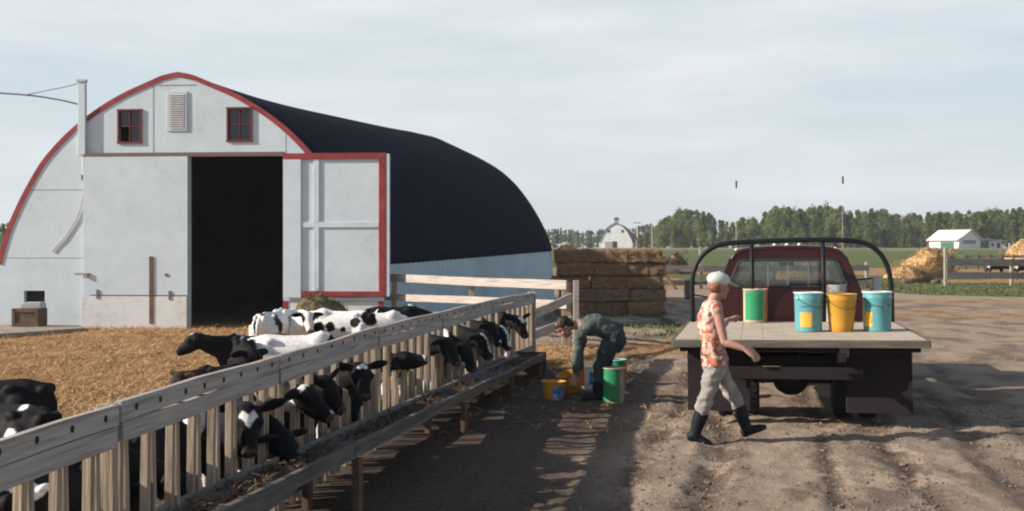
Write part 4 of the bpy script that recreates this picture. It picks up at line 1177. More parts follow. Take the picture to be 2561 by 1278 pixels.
make_calf('black calf with small white back flecks, nearer of two at the left edge', 20, 0.62, 150, loc=(-3.2, 7.15), neck=(-5, 0), head=(-40, 0), s=0.97, hcol='b', white=(('b', (-0.25, 0.03, 0.83), 0.035), ('b', (0.05, 0.03, 0.82), 0.03)))
make_calf('mostly white calf seen in strips between the near pickets', 21, -0.35, 70, loc=(-2.02, 8.2), neck=(-10, 0), head=(-45, 0), s=0.95, hcol='b', black=(('b', (-0.1, -0.15, 0.6), 0.2), ('b', (-0.47, 0.05, 0.75), 0.1)))
make_calf('black calf in the shade behind the nearest pickets', 22, 0.55, 20, loc=(-2.42, 5.9), neck=(-15, 0), head=(-45, 0), s=0.93, hcol='b')
make_calf('black calf standing in the shade under the second top board from the left', 27, 0.6, 75, loc=(-2.1, 6.55), neck=(-20, 0), head=(-45, 0), s=0.92, hcol='b')
make_calf('black calf with white belly in the shade left of the heart-faced calf', 28, 0.35, 78, loc=(-2.15, 5.35), neck=(-20, 0), head=(-45, 0), s=0.9, hcol='b')
make_calf('black and white calf low behind the nearest pickets at the left edge', 23, 0.3, 60, loc=(-2.5, 5.0), neck=(-25, 0), head=(-45, 0), s=0.9, hcol='b')

# hay heap by the door
def heap(name, label, cat, c, rx, ry, h, m, seed, nblade=1200, bl=(0.08, 0.2), power=1.0, z0=0.0, bw=0.008, skew=(0, 0)):
    me_n = 40; vs, fs = [], []
    for i in range(me_n + 1):
        for j in range(me_n + 1):
            x, y = -1 + 2 * i / me_n, -1 + 2 * j / me_n
            # square to disc
            dx, dy = x * math.sqrt(1 - y * y / 2), y * math.sqrt(1 - x * x / 2)
            r = min(1, math.hypot(dx, dy))
            ang = math.atan2(dy, dx)
            lump = 1 + 0.28 * mnoise.fractal(Vector((dx * 2.1 + seed, dy * 2.1, seed * 0.7)), 0.9, 2, 3)
            z = h * max(0, (1 - r ** 2.2)) ** power * lump + 0.05 * h * mnoise.noise(Vector((dx * 9, dy * 9, seed)))
            q = 1 + 0.12 * mnoise.noise(Vector((math.cos(ang) * 2, math.sin(ang) * 2, seed)))
            zz = max(-0.05, z) - 0.03; vs.append((dx * rx * q + skew[0] * zz, dy * ry * q + skew[1] * zz, zz))
    for i in range(me_n):
        for j in range(me_n):
            a = i * (me_n + 1) + j; fs.append((a, a + me_n + 1, a + me_n + 2, a + 1))
    for _ in range(nblade):
        b = random.choice(vs)
        if b[2] < 0.0 and random.random() < 0.6: continue
        a = random.uniform(0, 6.28); e = random.uniform(-0.5, 0.9); ln = random.uniform(*bl)
        d = Vector((math.cos(a) * math.cos(e), math.sin(a) * math.cos(e), math.sin(e))) * ln
        s_ = Vector((-math.sin(a), math.cos(a), 0.3)) * bw
        p = Vector(b) + Vector((random.gauss(0, .03) * rx, random.gauss(0, .03) * ry, 0.0)) - d * 0.3
        o = len(vs); vs += [tuple(p - s_), tuple(p + s_), tuple(p + d + s_ * .5), tuple(p + d - s_ * .5)]; fs.append((o, o + 1, o + 2, o + 3))
    me = bpy.data.meshes.new(name); me.from_pydata(vs, [], fs); me.materials.append(m)
    me.polygons.foreach_set('use_smooth', [True] * len(me.polygons)); me.update()
    return tag(link(name, me, loc=(c[0], c[1], z0)), label, cat)
p = at(795, 800, 24.0)
heap('hay_heap', 'rounded heap of green-brown hay against the lower door panel', 'hay', (p.x + 0.05, p.y), 0.82, 0.6, 0.74, M['hay'], 3.3, 1100, (0.08, 0.22), 0.8)

# ------------------------------------------------------------------ hay bales
def bale_mesh(seed):
    bm = bmesh.new(); bmesh.ops.create_cube(bm, size=1.0)
    bmesh.ops.subdivide_edges(bm, edges=bm.edges, cuts=11, use_grid_fill=True)
    for v in bm.verts:
        x, y, z = v.co
        k = 1 - 0.10 * (abs(y * 2) ** 6 * abs(z * 2) ** 6) - 0.05 * abs(x * 2) ** 8
        q = Vector((x * 0.97, y * 0.46 * k, z * 0.355 * k))
        sq = 0.02 * (math.exp(-((q.x - 0.2) / 0.03) ** 2) + math.exp(-((q.x + 0.2) / 0.03) ** 2))
        q.y *= 1 - sq; q.z *= 1 - 2 * sq
        n_ = mnoise.noise_vector(q * 5.5 + Vector((seed * 3, 0, 0))) * 0.045 + mnoise.noise_vector(q * 22 + Vector((seed, 4, 0))) * 0.018
        v.co = q + n_
    me = bpy.data.meshes.new('hay_bale'); bm.to_mesh(me); bm.free()
    vs = [v.co.copy() for v in me.vertices]; src = list(vs); fs = [tuple(p_.vertices) for p_ in me.polygons]
    rnd = random.Random(seed)
    for _ in range(700):
        b = rnd.choice(src); d = Vector((rnd.gauss(0, 1), rnd.gauss(0, .8), rnd.gauss(0, .8))).normalized() * rnd.uniform(0.05, 0.15)
        s_ = d.cross(Vector((0.3, 0.5, 0.8))).normalized() * 0.005; p_ = b * 0.985
        o = len(vs); vs += [p_ - s_, p_ + s_, p_ + d]; fs.append((o, o + 1, o + 2))
    me2 = bpy.data.meshes.new('hay_bale'); me2.from_pydata([tuple(v) for v in vs], [], fs); me2.materials.append(M['bale']); me2.update()
    bpy.data.meshes.remove(me)
    return me2
bms = [bale_mesh(i) for i in range(4)]
rown = ['bottom', 'second', 'middle', 'fourth', 'top']; coln = ['left', 'middle', 'right']
for r_ in range(5):
    for c_ in range(3):
        x = (1390 - CX) * 31 / FPX + 0.49 + c_ * 0.965 + (0.05 if r_ % 2 else -0.03) + random.gauss(0, .02)
        if r_ == 0: x += 0.06
        o = link('hay_bale', random.choice(bms), loc=(x, 31 + random.gauss(0, .05), 0.17 + r_ * 0.349), rot=(random.gauss(0, .02), random.gauss(0, .025), random.gauss(0, .03) + (math.pi if random.random() < .5 else 0)))
        tag(o, 'brown hay bale, %s one in the %s row of the stack' % (coln[c_], rown[r_]), 'hay bale', 'stacked brown hay bales')
p = at(1417, 622, 31)
heap('straw_tuft', 'small pale tuft of straw on top of the bale stack', 'straw', (p.x, p.y), 0.3, 0.2, 0.12, M['straw'], 9.1, 200, (0.05, 0.12), z0=1.76)

# ------------------------------------------------------------------ flatbed truck (built heading +y from its rear edge, then turned)
tk = thing('flatbed_truck', tuple(TRUCK0), -TRUCK_A, 'maroon flatbed farm truck with black pipe headache rack, seen from behind', 'truck')
tk.rotation_euler = (0, R(-0.75), -TRUCK_A)
DZ, HW, BL = 0.885, 1.222, 3.0
mb = MB()
for i in range(11):
    w = 2 * HW / 11; x = -HW + (i + 0.5) * w
    mb.box((x, BL / 2 + 0.02, DZ - 0.02), (w - 0.0025, BL - 0.05, 0.04))
mb.build('deck', M['deck'], tk, bevel=0.003)
mb = MB(); mb.box((0, -0.012, DZ - 0.036), (2 * HW + 0.03, 0.05, 0.076)); mb.build('tail_board', M['deck_edge'], tk, bevel=0.006)
for sg in (-1, 1):
    mb = MB(); mb.box((sg * (HW + 0.018), BL / 2, DZ - 0.036), (0.03, BL - 0.06, 0.072)); mb.build('side_board', M['deck_edge'], tk, bevel=0.004)
mb = MB()
for i in range(6): mb.box((0, 0.15 + i * 0.54, DZ - 0.085), (2 * HW - 0.1, 0.08, 0.085))
for sg in (-1, 1): mb.box((sg * 0.42, BL / 2, DZ - 0.17), (0.08, BL, 0.09))
mb.build('deck_frame', M['under'], tk)
mb = MB()
for sg in (-1, 1): mb.box((sg * 0.42, 3.0, 0.63), (0.075, 5.6, 0.15))
for y in (0.5, 1.5, 2.6): mb.box((0, y, 0.63), (0.77, 0.07, 0.1))
mb.build('chassis', M['under'], tk)
mb = MB(); mb.box((-0.05, 0.12, 0.545), (1.35, 0.08, 0.12)); mb.build('hitch_bar', M['flap'], tk, bevel=0.006)
mb = MB(); mb.tube([(-0.75, 0.95, 0.4), (-0.2, 0.95, 0.4), (0.2, 0.95, 0.4), (0.75, 0.95, 0.4)], 0.05, 10)
mb.ell((-0.05, 0.95, 0.39), (0.19, 0, 0), (0, 0.17, 0), (0, 0, 0.17)); mb.tube([(-0.02, 1.05, 0.42), (0, 3.5, 0.55)], 0.04, 8)
mb.build('rear_axle', M['under'], tk, smooth=True)
for sg in (-1, 1):
    mb = MB(); mb.tube([(sg * 0.47, 0.35, 0.56), (sg * 0.47, 0.95, 0.47), (sg * 0.47, 1.6, 0.56)], [(0.035, 0.03)] * 3, 8); mb.build('leaf_spring', M['under'], tk)
mb = MB(); mb.box((0.25, 1.6, 0.52), (0.4, 0.9, 0.26)); mb.build('fuel_tank', M['under'], tk, bevel=0.03)
mb = MB(); mb.tube([(-0.35, 0.3, 0.45), (-0.38, 1.6, 0.47), (-0.3, 3.2, 0.47)], 0.035, 8); mb.build('exhaust_pipe', M['under'], tk, smooth=True)
def wheel(x, y, w=0.2, r=0.375):
    mb = MB()
    prof_ = [(r * 0.6, -w / 2), (r * 0.9, -w / 2), (r * 0.985, -w * 0.38), (r, -w * 0.25), (r, w * 0.25), (r * 0.985, w * 0.38), (r * 0.9, w / 2), (r * 0.6, w / 2)]
    mb.lathe(prof_, 36)
    for k in range(36):
        a = 2 * math.pi * k / 36; mb.box((math.cos(a) * r, math.sin(a) * r, 0), (0.014, 0.03, w * 0.72), Matrix.Rotation(a, 3, 'Z'))
    me = mb.mesh('tyre', M['rubber'], smooth=False); me.transform(Matrix.Rotation(R(90), 4, 'Y'))
    ty = bpy.data.objects.new('wheel', None); COL.objects.link(ty); ty.parent = tk; ty.location = (x, y, r)
    link('tyre', me, ty)
    mb = MB(); mb.lathe([(0.02, -w * 0.35), (r * 0.58, -w * 0.42), (r * 0.61, w * 0.42), (0.1, w * 0.3), (0.09, w * 0.45), (0.02, w * 0.45)], 24)
    me = mb.mesh('rim', flat('rim_steel', (0.25, 0.24, 0.22), rough=0.5, metallic=0.5), smooth=True); me.transform(Matrix.Rotation(R(90), 4, 'Y')); link('rim', me, ty)
for x in (-0.73, -0.48, 0.48, 0.73): wheel(x, 0.95)
for x in (-0.83, 0.83): wheel(x, 5.35, 0.21)
for sg in (-1, 1):
    vs = []
    mb = MB(); n = 8
    for i in range(n + 1):
        z = 0.145 + (DZ - 0.13 - 0.145) * i / n; y = 0.22 + 0.05 * math.sin(i / n * 2.2) - 0.02
        for x in (0.465 if z > 0.4 else 0.475, 1.105): vs.append((sg * x, y, z))
        for x in (1.105, 0.465): vs.append((sg * x, y + 0.012, z))
    fs = []
    for i in range(n):
        for k in range(4): fs.append((i * 4 + k, i * 4 + (k + 1) % 4, i * 4 + 4 + (k + 1) % 4, i * 4 + 4 + k))
    fs += [(3, 2, 1, 0), tuple(n * 4 + k for k in range(4))]
    mb.add(vs, fs); mb.build('mud_flap', M['flap'], tk)
mb = MB(); mb.box((0.44, 0.02, 0.775), (0.09, 0.012, 0.11)); mb.build('tail_lamp', flat('dusty_lamp', (0.2, 0.12, 0.115), rough=0.5), tk, bevel=0.008)
# headache rack
ry = 2.86
arc = [(-1.235, 0.86), (-1.24, 1.2), (-1.235, 1.42), (-1.20, 1.56), (-1.12, 1.70), (-0.98, 1.81), (-0.80, 1.865), (-0.4, 1.885), (0.0, 1.895), (0.4, 1.895), (0.78, 1.875), (0.97, 1.82), (1.10, 1.71), (1.18, 1.56), (1.215, 1.40), (1.225, 1.2), (1.225, 0.86)]
mb = MB(); mb.tube([(x * 0.972 + 0.02, ry, z) for x, z in sm(arc, 3)], 0.03, 12, up=(0, 1, 0)); rack = mb.build('headache_rack', M['black_pipe'], tk, smooth=True)
for x, zt in ((-0.445, 1.88), (0.415, 1.892)):
    mb = MB(); mb.tube([(x, ry, 0.86), (x, ry, zt)], 0.026, 10, up=(0, 1, 0)); mb.build('upright', M['black_pipe'], rack, smooth=True)
# cab
def outline_cab(scale=1.0): 
    r_ = [(0.90, 0.55), (0.905, 1.0), (0.90, 1.22), (0.865, 1.30), (0.80, 1.46), (0.735, 1.62), (0.69, 1.705), (0.62, 1.765), (0.5, 1.795), (0.25, 1.812), (0.0, 1.818)]
    r_ = [(x, z) for x, z in sm(r_, 2)]
    return [(-x, z) for x, z in r_] + [(x, z) for x, z in r_[::-1][1:]]
win = [(-0.725, 1.345), (-0.70, 1.315), (-0.66, 1.305), (0.66, 1.305), (0.70, 1.315), (0.725, 1.345), (0.71, 1.40), (0.625, 1.60), (0.60, 1.635), (0.55, 1.65), (-0.55, 1.65), (-0.60, 1.635), (-0.625, 1.60), (-0.71, 1.40)]
wsh = [(-0.76, 1.30), (0.76, 1.30), (0.62, 1.66), (-0.62, 1.66)]
CY = 3.25
curve_panel('cab_back', [outline_cab(), win], 0.05, M['cab'], tk, CY)
curve_panel('windscreen_frame', [outline_cab(), wsh], 0.05, M['cab'], tk, CY + 1.35)
oc = outline_cab(); i0 = next(i for i, q in enumerate(oc) if q[1] > 1.62); top = oc[i0:len(oc) - i0]
mb = MB(); vs, fs = [], []
yy = [-0.03, 0.0, 0.12, 0.4, 0.8, 1.2, 1.36, 1.42]
for y in yy:
    for x, z in top:
        cr2 = 0.012 * math.sin(math.pi * min(1, max(0, y / 1.36))) - (0.02 if y in (yy[0], yy[-1]) else 0)
        vs.append((x, CY + y, z + 0.012 + cr2 * (z - 1.6) / 0.2))
    for x, z in top: vs.append((x * 0.96, CY + y, z - 0.03))
k = len(top); n = len(yy)
for i in range(n - 1):
    for j in range(k - 1):
        a = i * 2 * k + j; fs.append((a, a + 1, a + 2 * k + 1, a + 2 * k)); b = a + k; fs.append((b, b + 2 * k, b + 2 * k + 1, b + 1))
for i in (0, n - 1):
    for j in range(k - 1):
        a = i * 2 * k + j; fs.append((a, a + k, a + k + 1, a + 1))
mb.add(vs, fs); mb.build('cab_roof', M['cab'], tk, smooth=True)
for sg in (-1, 1):
    mb = MB(); mb.box((sg * 0.875, CY + 0.675, 0.92), (0.05, 1.25, 0.74)); dd = mb.build('door', M['cab'], tk, bevel=0.02)
    mb = MB(); mb.box((sg * 0.91, CY + 0.25, 1.14), (0.03, 0.14, 0.03)); mb.build('handle', M['chrome'], dd)
    mb = MB(); mb.beam((sg * 0.86, CY + 0.08, 1.29), (sg * 0.70, CY + 0.08, 1.68), 0.12, 0.05, up=(1, 0, 0)); mb.build('pillar', M['cab'], tk); mb = MB(); mb.beam((sg * 0.86, CY + 1.27, 1.29), (sg * 0.70, CY + 1.27, 1.68), 0.1, 0.05, up=(1, 0, 0)); mb.build('pillar', M['cab'], tk)
mb = MB(); vs = []
for x, z in win: vs.append((x * 0.995, CY + 0.005, 1.478 + (z - 1.478) * 0.99))
n = len(vs); mb.add([(a, b, c) for a, b, c in vs] + [(a, b + 0.006, c) for a, b, c in vs], [tuple(range(n)), tuple(range(2 * n - 1, n - 1, -1))] + [(i, (i + 1) % n, n + (i + 1) % n, n + i) for i in range(n)])
rw = mb.build('rear_window', M['glass'], tk)
mb = MB(); seal = flat('window_seal', (0.03, 0.03, 0.03), rough=0.6)
mb.tube([(x, CY - 0.026, z) for x, z in win], 0.013, 8, up=(0, 1, 0), closed=True); mb.build('window_seal', seal, rw, smooth=True)
for x in (-0.25, 0.0, 0.25):
    mb = MB(); mb.box((x, CY + 0.016, 1.478), (0.016, 0.014, 0.33)); mb.build('window_bar', flat('bar_alu', (0.38, 0.38, 0.38), rough=0.4, metallic=0.5), rw)
mb = MB(); mb.box((0, CY + 0.014, 1.636), (1.16, 0.012, 0.022)); mb.build('top_channel', M['metal_grey'], rw)
mb = MB(); mb.add([(a * 0.99, CY + 1.35, c) for a, c in wsh] + [(a * 0.99, CY + 1.356, c) for a, c in wsh], [(0, 1, 2, 3), (7, 6, 5, 4), (0, 4, 5, 1), (1, 5, 6, 2), (2, 6, 7, 3), (3, 7, 4, 0)]); mb.build('windscreen', M['glass'], tk)
mb = MB(); mb.box((0, CY + 0.28, 0.98), (1.6, 0.18, 0.5), Matrix.Rotation(R(8), 3, 'X')); mb.box((0, CY + 0.52, 0.74), (1.6, 0.5, 0.16)); mb.build('bench_seat', flat('seat_vinyl', (0.05, 0.03, 0.025), rough=0.6), tk, bevel=0.03)
mb = MB(); mb.tube([(-0.4 + 0.19 * math.cos(a), CY + 0.95 + 0.05 * math.sin(a), 1.17 + 0.18 * math.sin(a)) for a in [i * math.pi / 12 for i in range(24)]], 0.013, 8, up=(0, 1, 0), closed=True); mb.build('steering_wheel', M['rubber'], tk, smooth=True)
mb = MB(); mb.box((0, CY + 1.2, 1.12), (1.65, 0.3, 0.26)); mb.build('dashboard', flat('dash', (0.04, 0.03, 0.03)), tk, bevel=0.03)
mb = MB(); mb.box((0.02, CY + 1.3, 1.585), (0.2, 0.03, 0.06)); mb.build('inside_mirror', M['rubber'], tk, bevel=0.01)
mb = MB(); mb.box((0, CY + 2.2, 0.98), (1.5, 1.6, 0.36)); mb.build('hood', M['cab'], tk, bevel=0.07)
for sg in (-1, 1):
    mb = MB(); mb.box((sg * 0.86, CY + 2.15, 0.88), (0.24, 1.7, 0.4)); mb.build('fender', M['cab'], tk, bevel=0.05)
    mb = MB(); mb.lathe([(0.005, 0), (0.09, 0.0), (0.09, 0.03), (0.005, 0.04)], 18); me = mb.mesh('headlight', M['chrome'], True); me.transform(Matrix.Rotation(R(-90), 4, 'X')); link('headlight', me, tk, loc=(sg * 0.66, CY + 3.01, 0.92))
mb = MB(); mb.box((0, CY + 3.0, 0.9), (1.1, 0.03, 0.26)); mb.build('grille', M['metal_grey'], tk, bevel=0.01)
mb = MB(); mb.box((0, CY + 3.12, 0.62), (1.85, 0.1, 0.16)); mb.build('front_bumper', M['chrome'], tk, bevel=0.02)
for x in (-0.64, -0.155, 0.0, 0.155, 0.60):
    mb = MB(); z = 1.80 + (0.02 if abs(x) < 0.3 else -0.035)
    mb.ell((x, CY + 0.22, z + 0.02), (0.028, 0, 0), (0, 0.05, 0), (0, 0, 0.02)); mb.build('roof_lamp', flat('pale_lamp', (0.7, 0.62, 0.5), rough=0.3), tk, smooth=True)
for sg, c, m_ in ((-1, (-1.32, CY + 1.05, 1.24), M['rubber']), (1, (1.18, CY + 1.05, 1.30), M['metal_grey'])):
    mb = MB(); mb.box(c, (0.105, 0.04, 0.21 if sg > 0 else 0.27)); mr = mb.build('side_mirror', m_, tk, bevel=0.015)
    mb = MB(); mb.tube([(c[0] - sg * 0.02, c[1] + 0.03, c[2] - 0.06), (sg * 0.9, c[1] + 0.05, 1.1)], 0.012, 6); mb.tube([(c[0] - sg * 0.02, c[1] + 0.03, c[2] + 0.08), (sg * 0.85, c[1] + 0.05, 1.35)], 0.012, 6); mb.build('mirror_arm', M['black_pipe'], mr)

# ------------------------------------------------------------------ pails
def pail(name, loc, r_top, r_bot, h, m, label, cat, rz=0.0, tilt=0.0, lid=None, rim=None, patches=(), bail=True, open_=False, bail_drop=True, z=None, group=None):
    """round pail; patches: (angle0, angle1, z0, z1, material, name) curved labels standing just proud of the side"""
    t = thing(name, loc, rz, label, cat, group)
    if tilt: t.rotation_euler = (R(tilt) if not isinstance(tilt, tuple) else R(tilt[0]), 0 if not isinstance(tilt, tuple) else R(tilt[1]), rz)
    def rr(z): return r_bot + (r_top - r_bot) * z / h
    P = [(0.002, 0.0), (r_bot - 0.006, 0.0), (r_bot, 0.008)]
    for q in (0.18, 0.8, 0.83, 0.86):
        P.append((rr(q * h) + (0.004 if q > .81 and bail else 0), q * h))
    P += [(rr(0.89 * h), 0.89 * h), (rr(h * 0.985), h * 0.985)]
    if open_: P += [(rr(h) + 0.007, h * 0.985), (rr(h) + 0.007, h), (rr(h) - 0.004, h), (r_bot - 0.004, 0.02), (0.002, 0.015)]
    else: P += [(r_top, h), (r_top - 0.012, h), (r_top - 0.016, h - 0.018), (0.002, h - 0.018)]
    mb = MB(); mb.lathe(P, 40); body = mb.build('pail_body', m, t, smooth=False)
    for p_ in body.data.polygons: p_.use_smooth = len(p_.vertices) == 4
    body.data.set_sharp_from_angle(angle=R(35))
    if rim is not None:
        mb = MB(); pts = [(math.cos(a) * (r_top + 0.003), math.sin(a) * (r_top + 0.003), h * 0.995) for a in [i * math.pi / 20 for i in range(40)]]
        mb.tube(pts, 0.008, 8, closed=True); mb.build('rim', rim, t, smooth=True)
    for a0, a1, z0, z1, mm_, nm in patches:
        n = max(6, int((a1 - a0) / 6)); vs, fs = [], []
        for i in range(n + 1):
            a = R(a0 + (a1 - a0) * i / n)
            for z_ in (z0 * h, z1 * h):
                for e in (0.0022, 0.0008): vs.append((math.cos(a) * (rr(z_) + e), math.sin(a) * (rr(z_) + e), z_))
        for i in range(n):
            a = i * 4; b = a + 4
            fs += [(a, b, b + 2, a + 2), (a + 1, a + 3, b + 3, b + 1), (a, a + 1, b + 1, b), (a + 2, b + 2, b + 3, a + 3)]
        fs += [(0, 2, 3, 1), (n * 4, n * 4 + 1, n * 4 + 3, n * 4 + 2)]
        mb = MB(); mb.add(vs, fs); mb.build(nm, mm_, t, smooth=False)
    if bail:
        zz = h * 0.86; r = rr(zz) + 0.008
        pts = []
        for i in range(17):
            a = math.pi * i / 16 - math.pi
            k = math.sin(-a)
            pts.append((math.cos(a) * r, -(r * 1.02) * k * 1.0, zz - (0.62 * r * k if bail_drop else 0)))
        # a wire hanging down over the near side
        pts = [(x, -math.sqrt(max(0, r * r - x * x)) * 1.0 - 0.003, z_) for x, _, z_ in pts]
        mb = MB(); mb.tube(pts, 0.0035, 6); mb.build('handle', M['cable'], t, smooth=True)
        for sg in (-1, 1):
            mb = MB(); mb.ell((sg * r, 0, zz), (0.012, 0, 0), (0, 0.02, 0), (0, 0, 0.02), 10, 6); mb.build('handle_lug', M['metal_grey'], t, smooth=True)
    return t
def on_deck(px, py):
    """where a photo pixel meets the deck top"""
    Y = FPX * (CAMZ - DZ) / (py - HY)
    for _ in range(6):
        x = (px - CX) * Y / FPX; lx = (x - TRUCK0.x) * TSX[0] + (Y - TRUCK0.y) * TSX[1]
        zz = DZ * math.cos(R(0.75)) + lx * math.sin(R(0.75))
        Y = FPX * (CAMZ - zz) / (py - HY)
    return ((px - CX) * Y / FPX, Y, zz + 0.001)
rim_pale = flat('pale_rim', (0.62, 0.66, 0.64), rough=0.4)
pail('teal_pail', on_deck(2022, 829), 0.152, 0.143, 0.425, M['pail_teal'], 'lidded teal pail with a yellow label standing left of the yellow bucket', 'pail', R(28), rim=rim_pale, patches=((-168, -118, 0.13, 0.5, M['label_orange'], 'yellow_label'), (-60, -52, 0.74, 0.8, M['wood_dark'], 'small_mark'), (-166, -128, 0.655, 0.672, M['print_dark'], 'printed_line'), (-164, -140, 0.62, 0.634, M['print_dark'], 'printed_line'), (-60, -53, 0.62, 0.67, M['label_orange'], 'small_mark')), group='teal pails on the truck bed')
pail('teal_pail', on_deck(2194, 828), 0.152, 0.143, 0.425, M['pail_teal'], 'lidded teal pail at the right end of the truck bed, its wire handle hanging', 'pail', R(8), rim=rim_pale, patches=((-178, -136, 0.13, 0.5, M['label_orange'], 'yellow_label'), (-84, -76, 0.6, 0.66, M['label_orange'], 'small_mark'), (-166, -128, 0.655, 0.672, M['print_dark'], 'printed_line'), (-164, -140, 0.62, 0.634, M['print_dark'], 'printed_line'),), group='teal pails on the truck bed')
pail('yellow_bucket', on_deck(2104, 829), 0.163, 0.125, 0.41, M['bucket_yellow'], 'open yellow bucket between the two teal pails', 'bucket', R(10), open_=True, bail=True)
pail('green_pail', on_deck(1889, 806), 0.147, 0.144, 0.41, M['pail_beige'], 'upright pail with a green label and rusty stripe alone on the truck bed', 'pail', 0, rim=M['pail_beige'], patches=((-158, -60, 0.08, 0.96, M['pail_green'], 'green_label'), (-56, -16, 0.04, 0.97, M['pail_rust'], 'brown_stripe')), bail=False)
pail('dark_can', on_deck(2092, 806), 0.12, 0.12, 0.46, M['pail_dark'], 'dark can with a pale worn side standing behind the yellow bucket', 'can', 0, bail=False)
def on_ground(px, py):
    Y = FPX * CAMZ / (py - HY); return ((px - CX) * Y / FPX, Y, gz((px - CX) * Y / FPX, Y) - 0.004)
pail('green_pail', on_ground(1535, 1005), 0.125, 0.122, 0.405, M['pail_beige'], 'green-labelled pail on the dirt in front of the bending person', 'pail', 0, rim=M['pail_beige'], patches=((-172, -62, 0.05, 0.97, M['pail_green'], 'green_label'),), bail=False)
pail('green_pail', on_ground(1543, 965), 0.122, 0.12, 0.36, M['pail_green'], 'green pail with a pale blue lid just behind another pail', 'pail', 0, rim=flat('blue_lid', (0.3, 0.5, 0.55), rough=0.4), patches=((-50, -10, 0.05, 0.9, M['pail_rust'], 'brown_stripe'),), bail=False)
g_ = on_ground(1385, 1001)
pail('feed_bucket', g_, 0.142, 0.11, 0.22, M['bucket_yellow'], 'short yellow bucket with a blue and white label on the dirt', 'bucket', R(15), open_=True, bail=False, patches=((-112, -52, 0.06, 0.78, M['label_blue'], 'blue_label'),))
g_ = on_ground(1434, 985)
pail('feed_bucket', (g_[0], g_[1], g_[2] + 0.03), 0.145, 0.115, 0.24, M['bucket_yellow'], 'tipped orange-yellow bucket held by the bending person', 'bucket', R(-20), tilt=(14, -12), open_=True, bail=False, patches=((-150, -30, 0.45, 0.95, M['label_red'], 'red_label'),))
g_ = on_ground(1462, 972)
pail('feed_bucket', g_, 0.125, 0.11, 0.30, M['pail_white'], 'pale bucket with red and blue label by the bending person\'s feet', 'bucket', 0, open_=True, bail=False, patches=((-160, -95, 0.25, 0.95, M['label_red'], 'red_label'), (-62, -25, 0.25, 0.8, M['label_blue'], 'blue_label')))

# ------------------------------------------------------------------ people
SKIN = (0.40, 0.225, 0.17)
def hand(mb, wrist, d, pn, thumb_side, curl=0.5, k=1.0, splay=0.06):
    """five-fingered hand: d along the palm, pn out of the palm, thumb_side across"""
    d, pn = Vector(d).normalized(), Vector(pn).normalized()
    s = Vector(thumb_side); s = (s - d * s.dot(d)).normalized(); pn = d.cross(s) if d.cross(s).dot(pn) > 0 else -d.cross(s)
    w = Vector(wrist); P = lambda a, b, c: w + (d * a + s * b + pn * c) * k
    mb.tube([P(-0.02, 0, 0), P(0.02, 0.0, 0), P(0.06, 0.0, 0.004), P(0.095, 0, 0.006)], [(0.022 * k, 0.018 * k), (0.032 * k, 0.017 * k), (0.040 * k, 0.016 * k), (0.038 * k, 0.012 * k)], 12, up=tuple(pn))
    for i, (b, ln) in enumerate(((0.029, 0.072), (0.010, 0.080), (-0.010, 0.074), (-0.028, 0.058))):
        a0 = P(0.085, b, 0.005); ang = curl * (0.8 + 0.12 * i)
        dd = (d + s * (splay * (1.5 - i))).normalized(); pts = [a0]; c = a0
        for j, f in enumerate((0.45, 0.32, 0.25)):
            e = ang * (0.6 + 0.7 * j)
            c = c + (dd * math.cos(e) + pn * math.sin(e)) * ln * f * k; pts.append(c)
        mb.tube(pts, [0.0098 * k, 0.0095 * k, 0.0085 * k, 0.0065 * k], 8, up=tuple(s))
    t0 = P(0.025, 0.028, 0.006); t1 = t0 + (d * 0.6 + s * 0.75 + pn * 0.2).normalized() * 0.035 * k; t2 = t1 + (d * 0.9 + s * 0.3 + pn * 0.35 * (0.5 + curl)).normalized() * 0.03 * k; t3 = t2 + (d + pn * 0.4).normalized() * 0.022 * k
    mb.tube([t0, t1, t2, t3], [0.014 * k, 0.012 * k, 0.0105 * k, 0.007 * k], 8, up=tuple(pn))

def head_parts(mb, c, f, u, k=1.0):
    """skull, jaw, nose, ears, lips; f faces forward, u up"""
    f, u = Vector(f).normalized(), Vector(u).normalized(); u = (u - f * u.dot(f)).normalized(); s = u.cross(f)
    c = Vector(c)
    mb.ell(c + u * 0.025 * k - f * 0.008 * k, f * 0.096 * k, s * 0.075 * k, u * 0.092 * k, 20, 14)
    mb.ell(c + f * 0.03 * k - u * 0.045 * k, f * 0.062 * k, s * 0.056 * k, u * 0.075 * k, 16, 12)
    mb.ell(c + f * 0.072 * k - u * 0.098 * k, f * 0.022 * k, s * 0.026 * k, u * 0.018 * k)
    mb.tube([c + f * 0.086 * k + u * 0.018 * k, c + f * 0.100 * k - u * 0.01 * k, c + f * 0.112 * k - u * 0.026 * k, c + f * 0.095 * k - u * 0.036 * k], [0.010 * k, 0.0115 * k, 0.0145 * k, 0.012 * k], 10, up=tuple(s))
    mb.ell(c + f * 0.09 * k - u * 0.06 * k, f * 0.010 * k, s * 0.024 * k, u * 0.007 * k)
    mb.ell(c + f * 0.088 * k - u * 0.071 * k, f * 0.010 * k, s * 0.022 * k, u * 0.008 * k)
    mb.ell(c + f * 0.076 * k + u * 0.034 * k, f * 0.014 * k, s * 0.055 * k, u * 0.010 * k)
    for g in (1, -1):
        mb.ell(c + f * 0.066 * k + s * g * 0.042 * k - u * 0.025 * k, f * 0.02 * k, s * 0.018 * k, u * 0.02 * k)
        mb.ell(c - f * 0.008 * k + s * g * 0.076 * k - u * 0.005 * k, f * 0.018 * k, s * 0.009 * k, u * 0.031 * k)
    return f, s, u

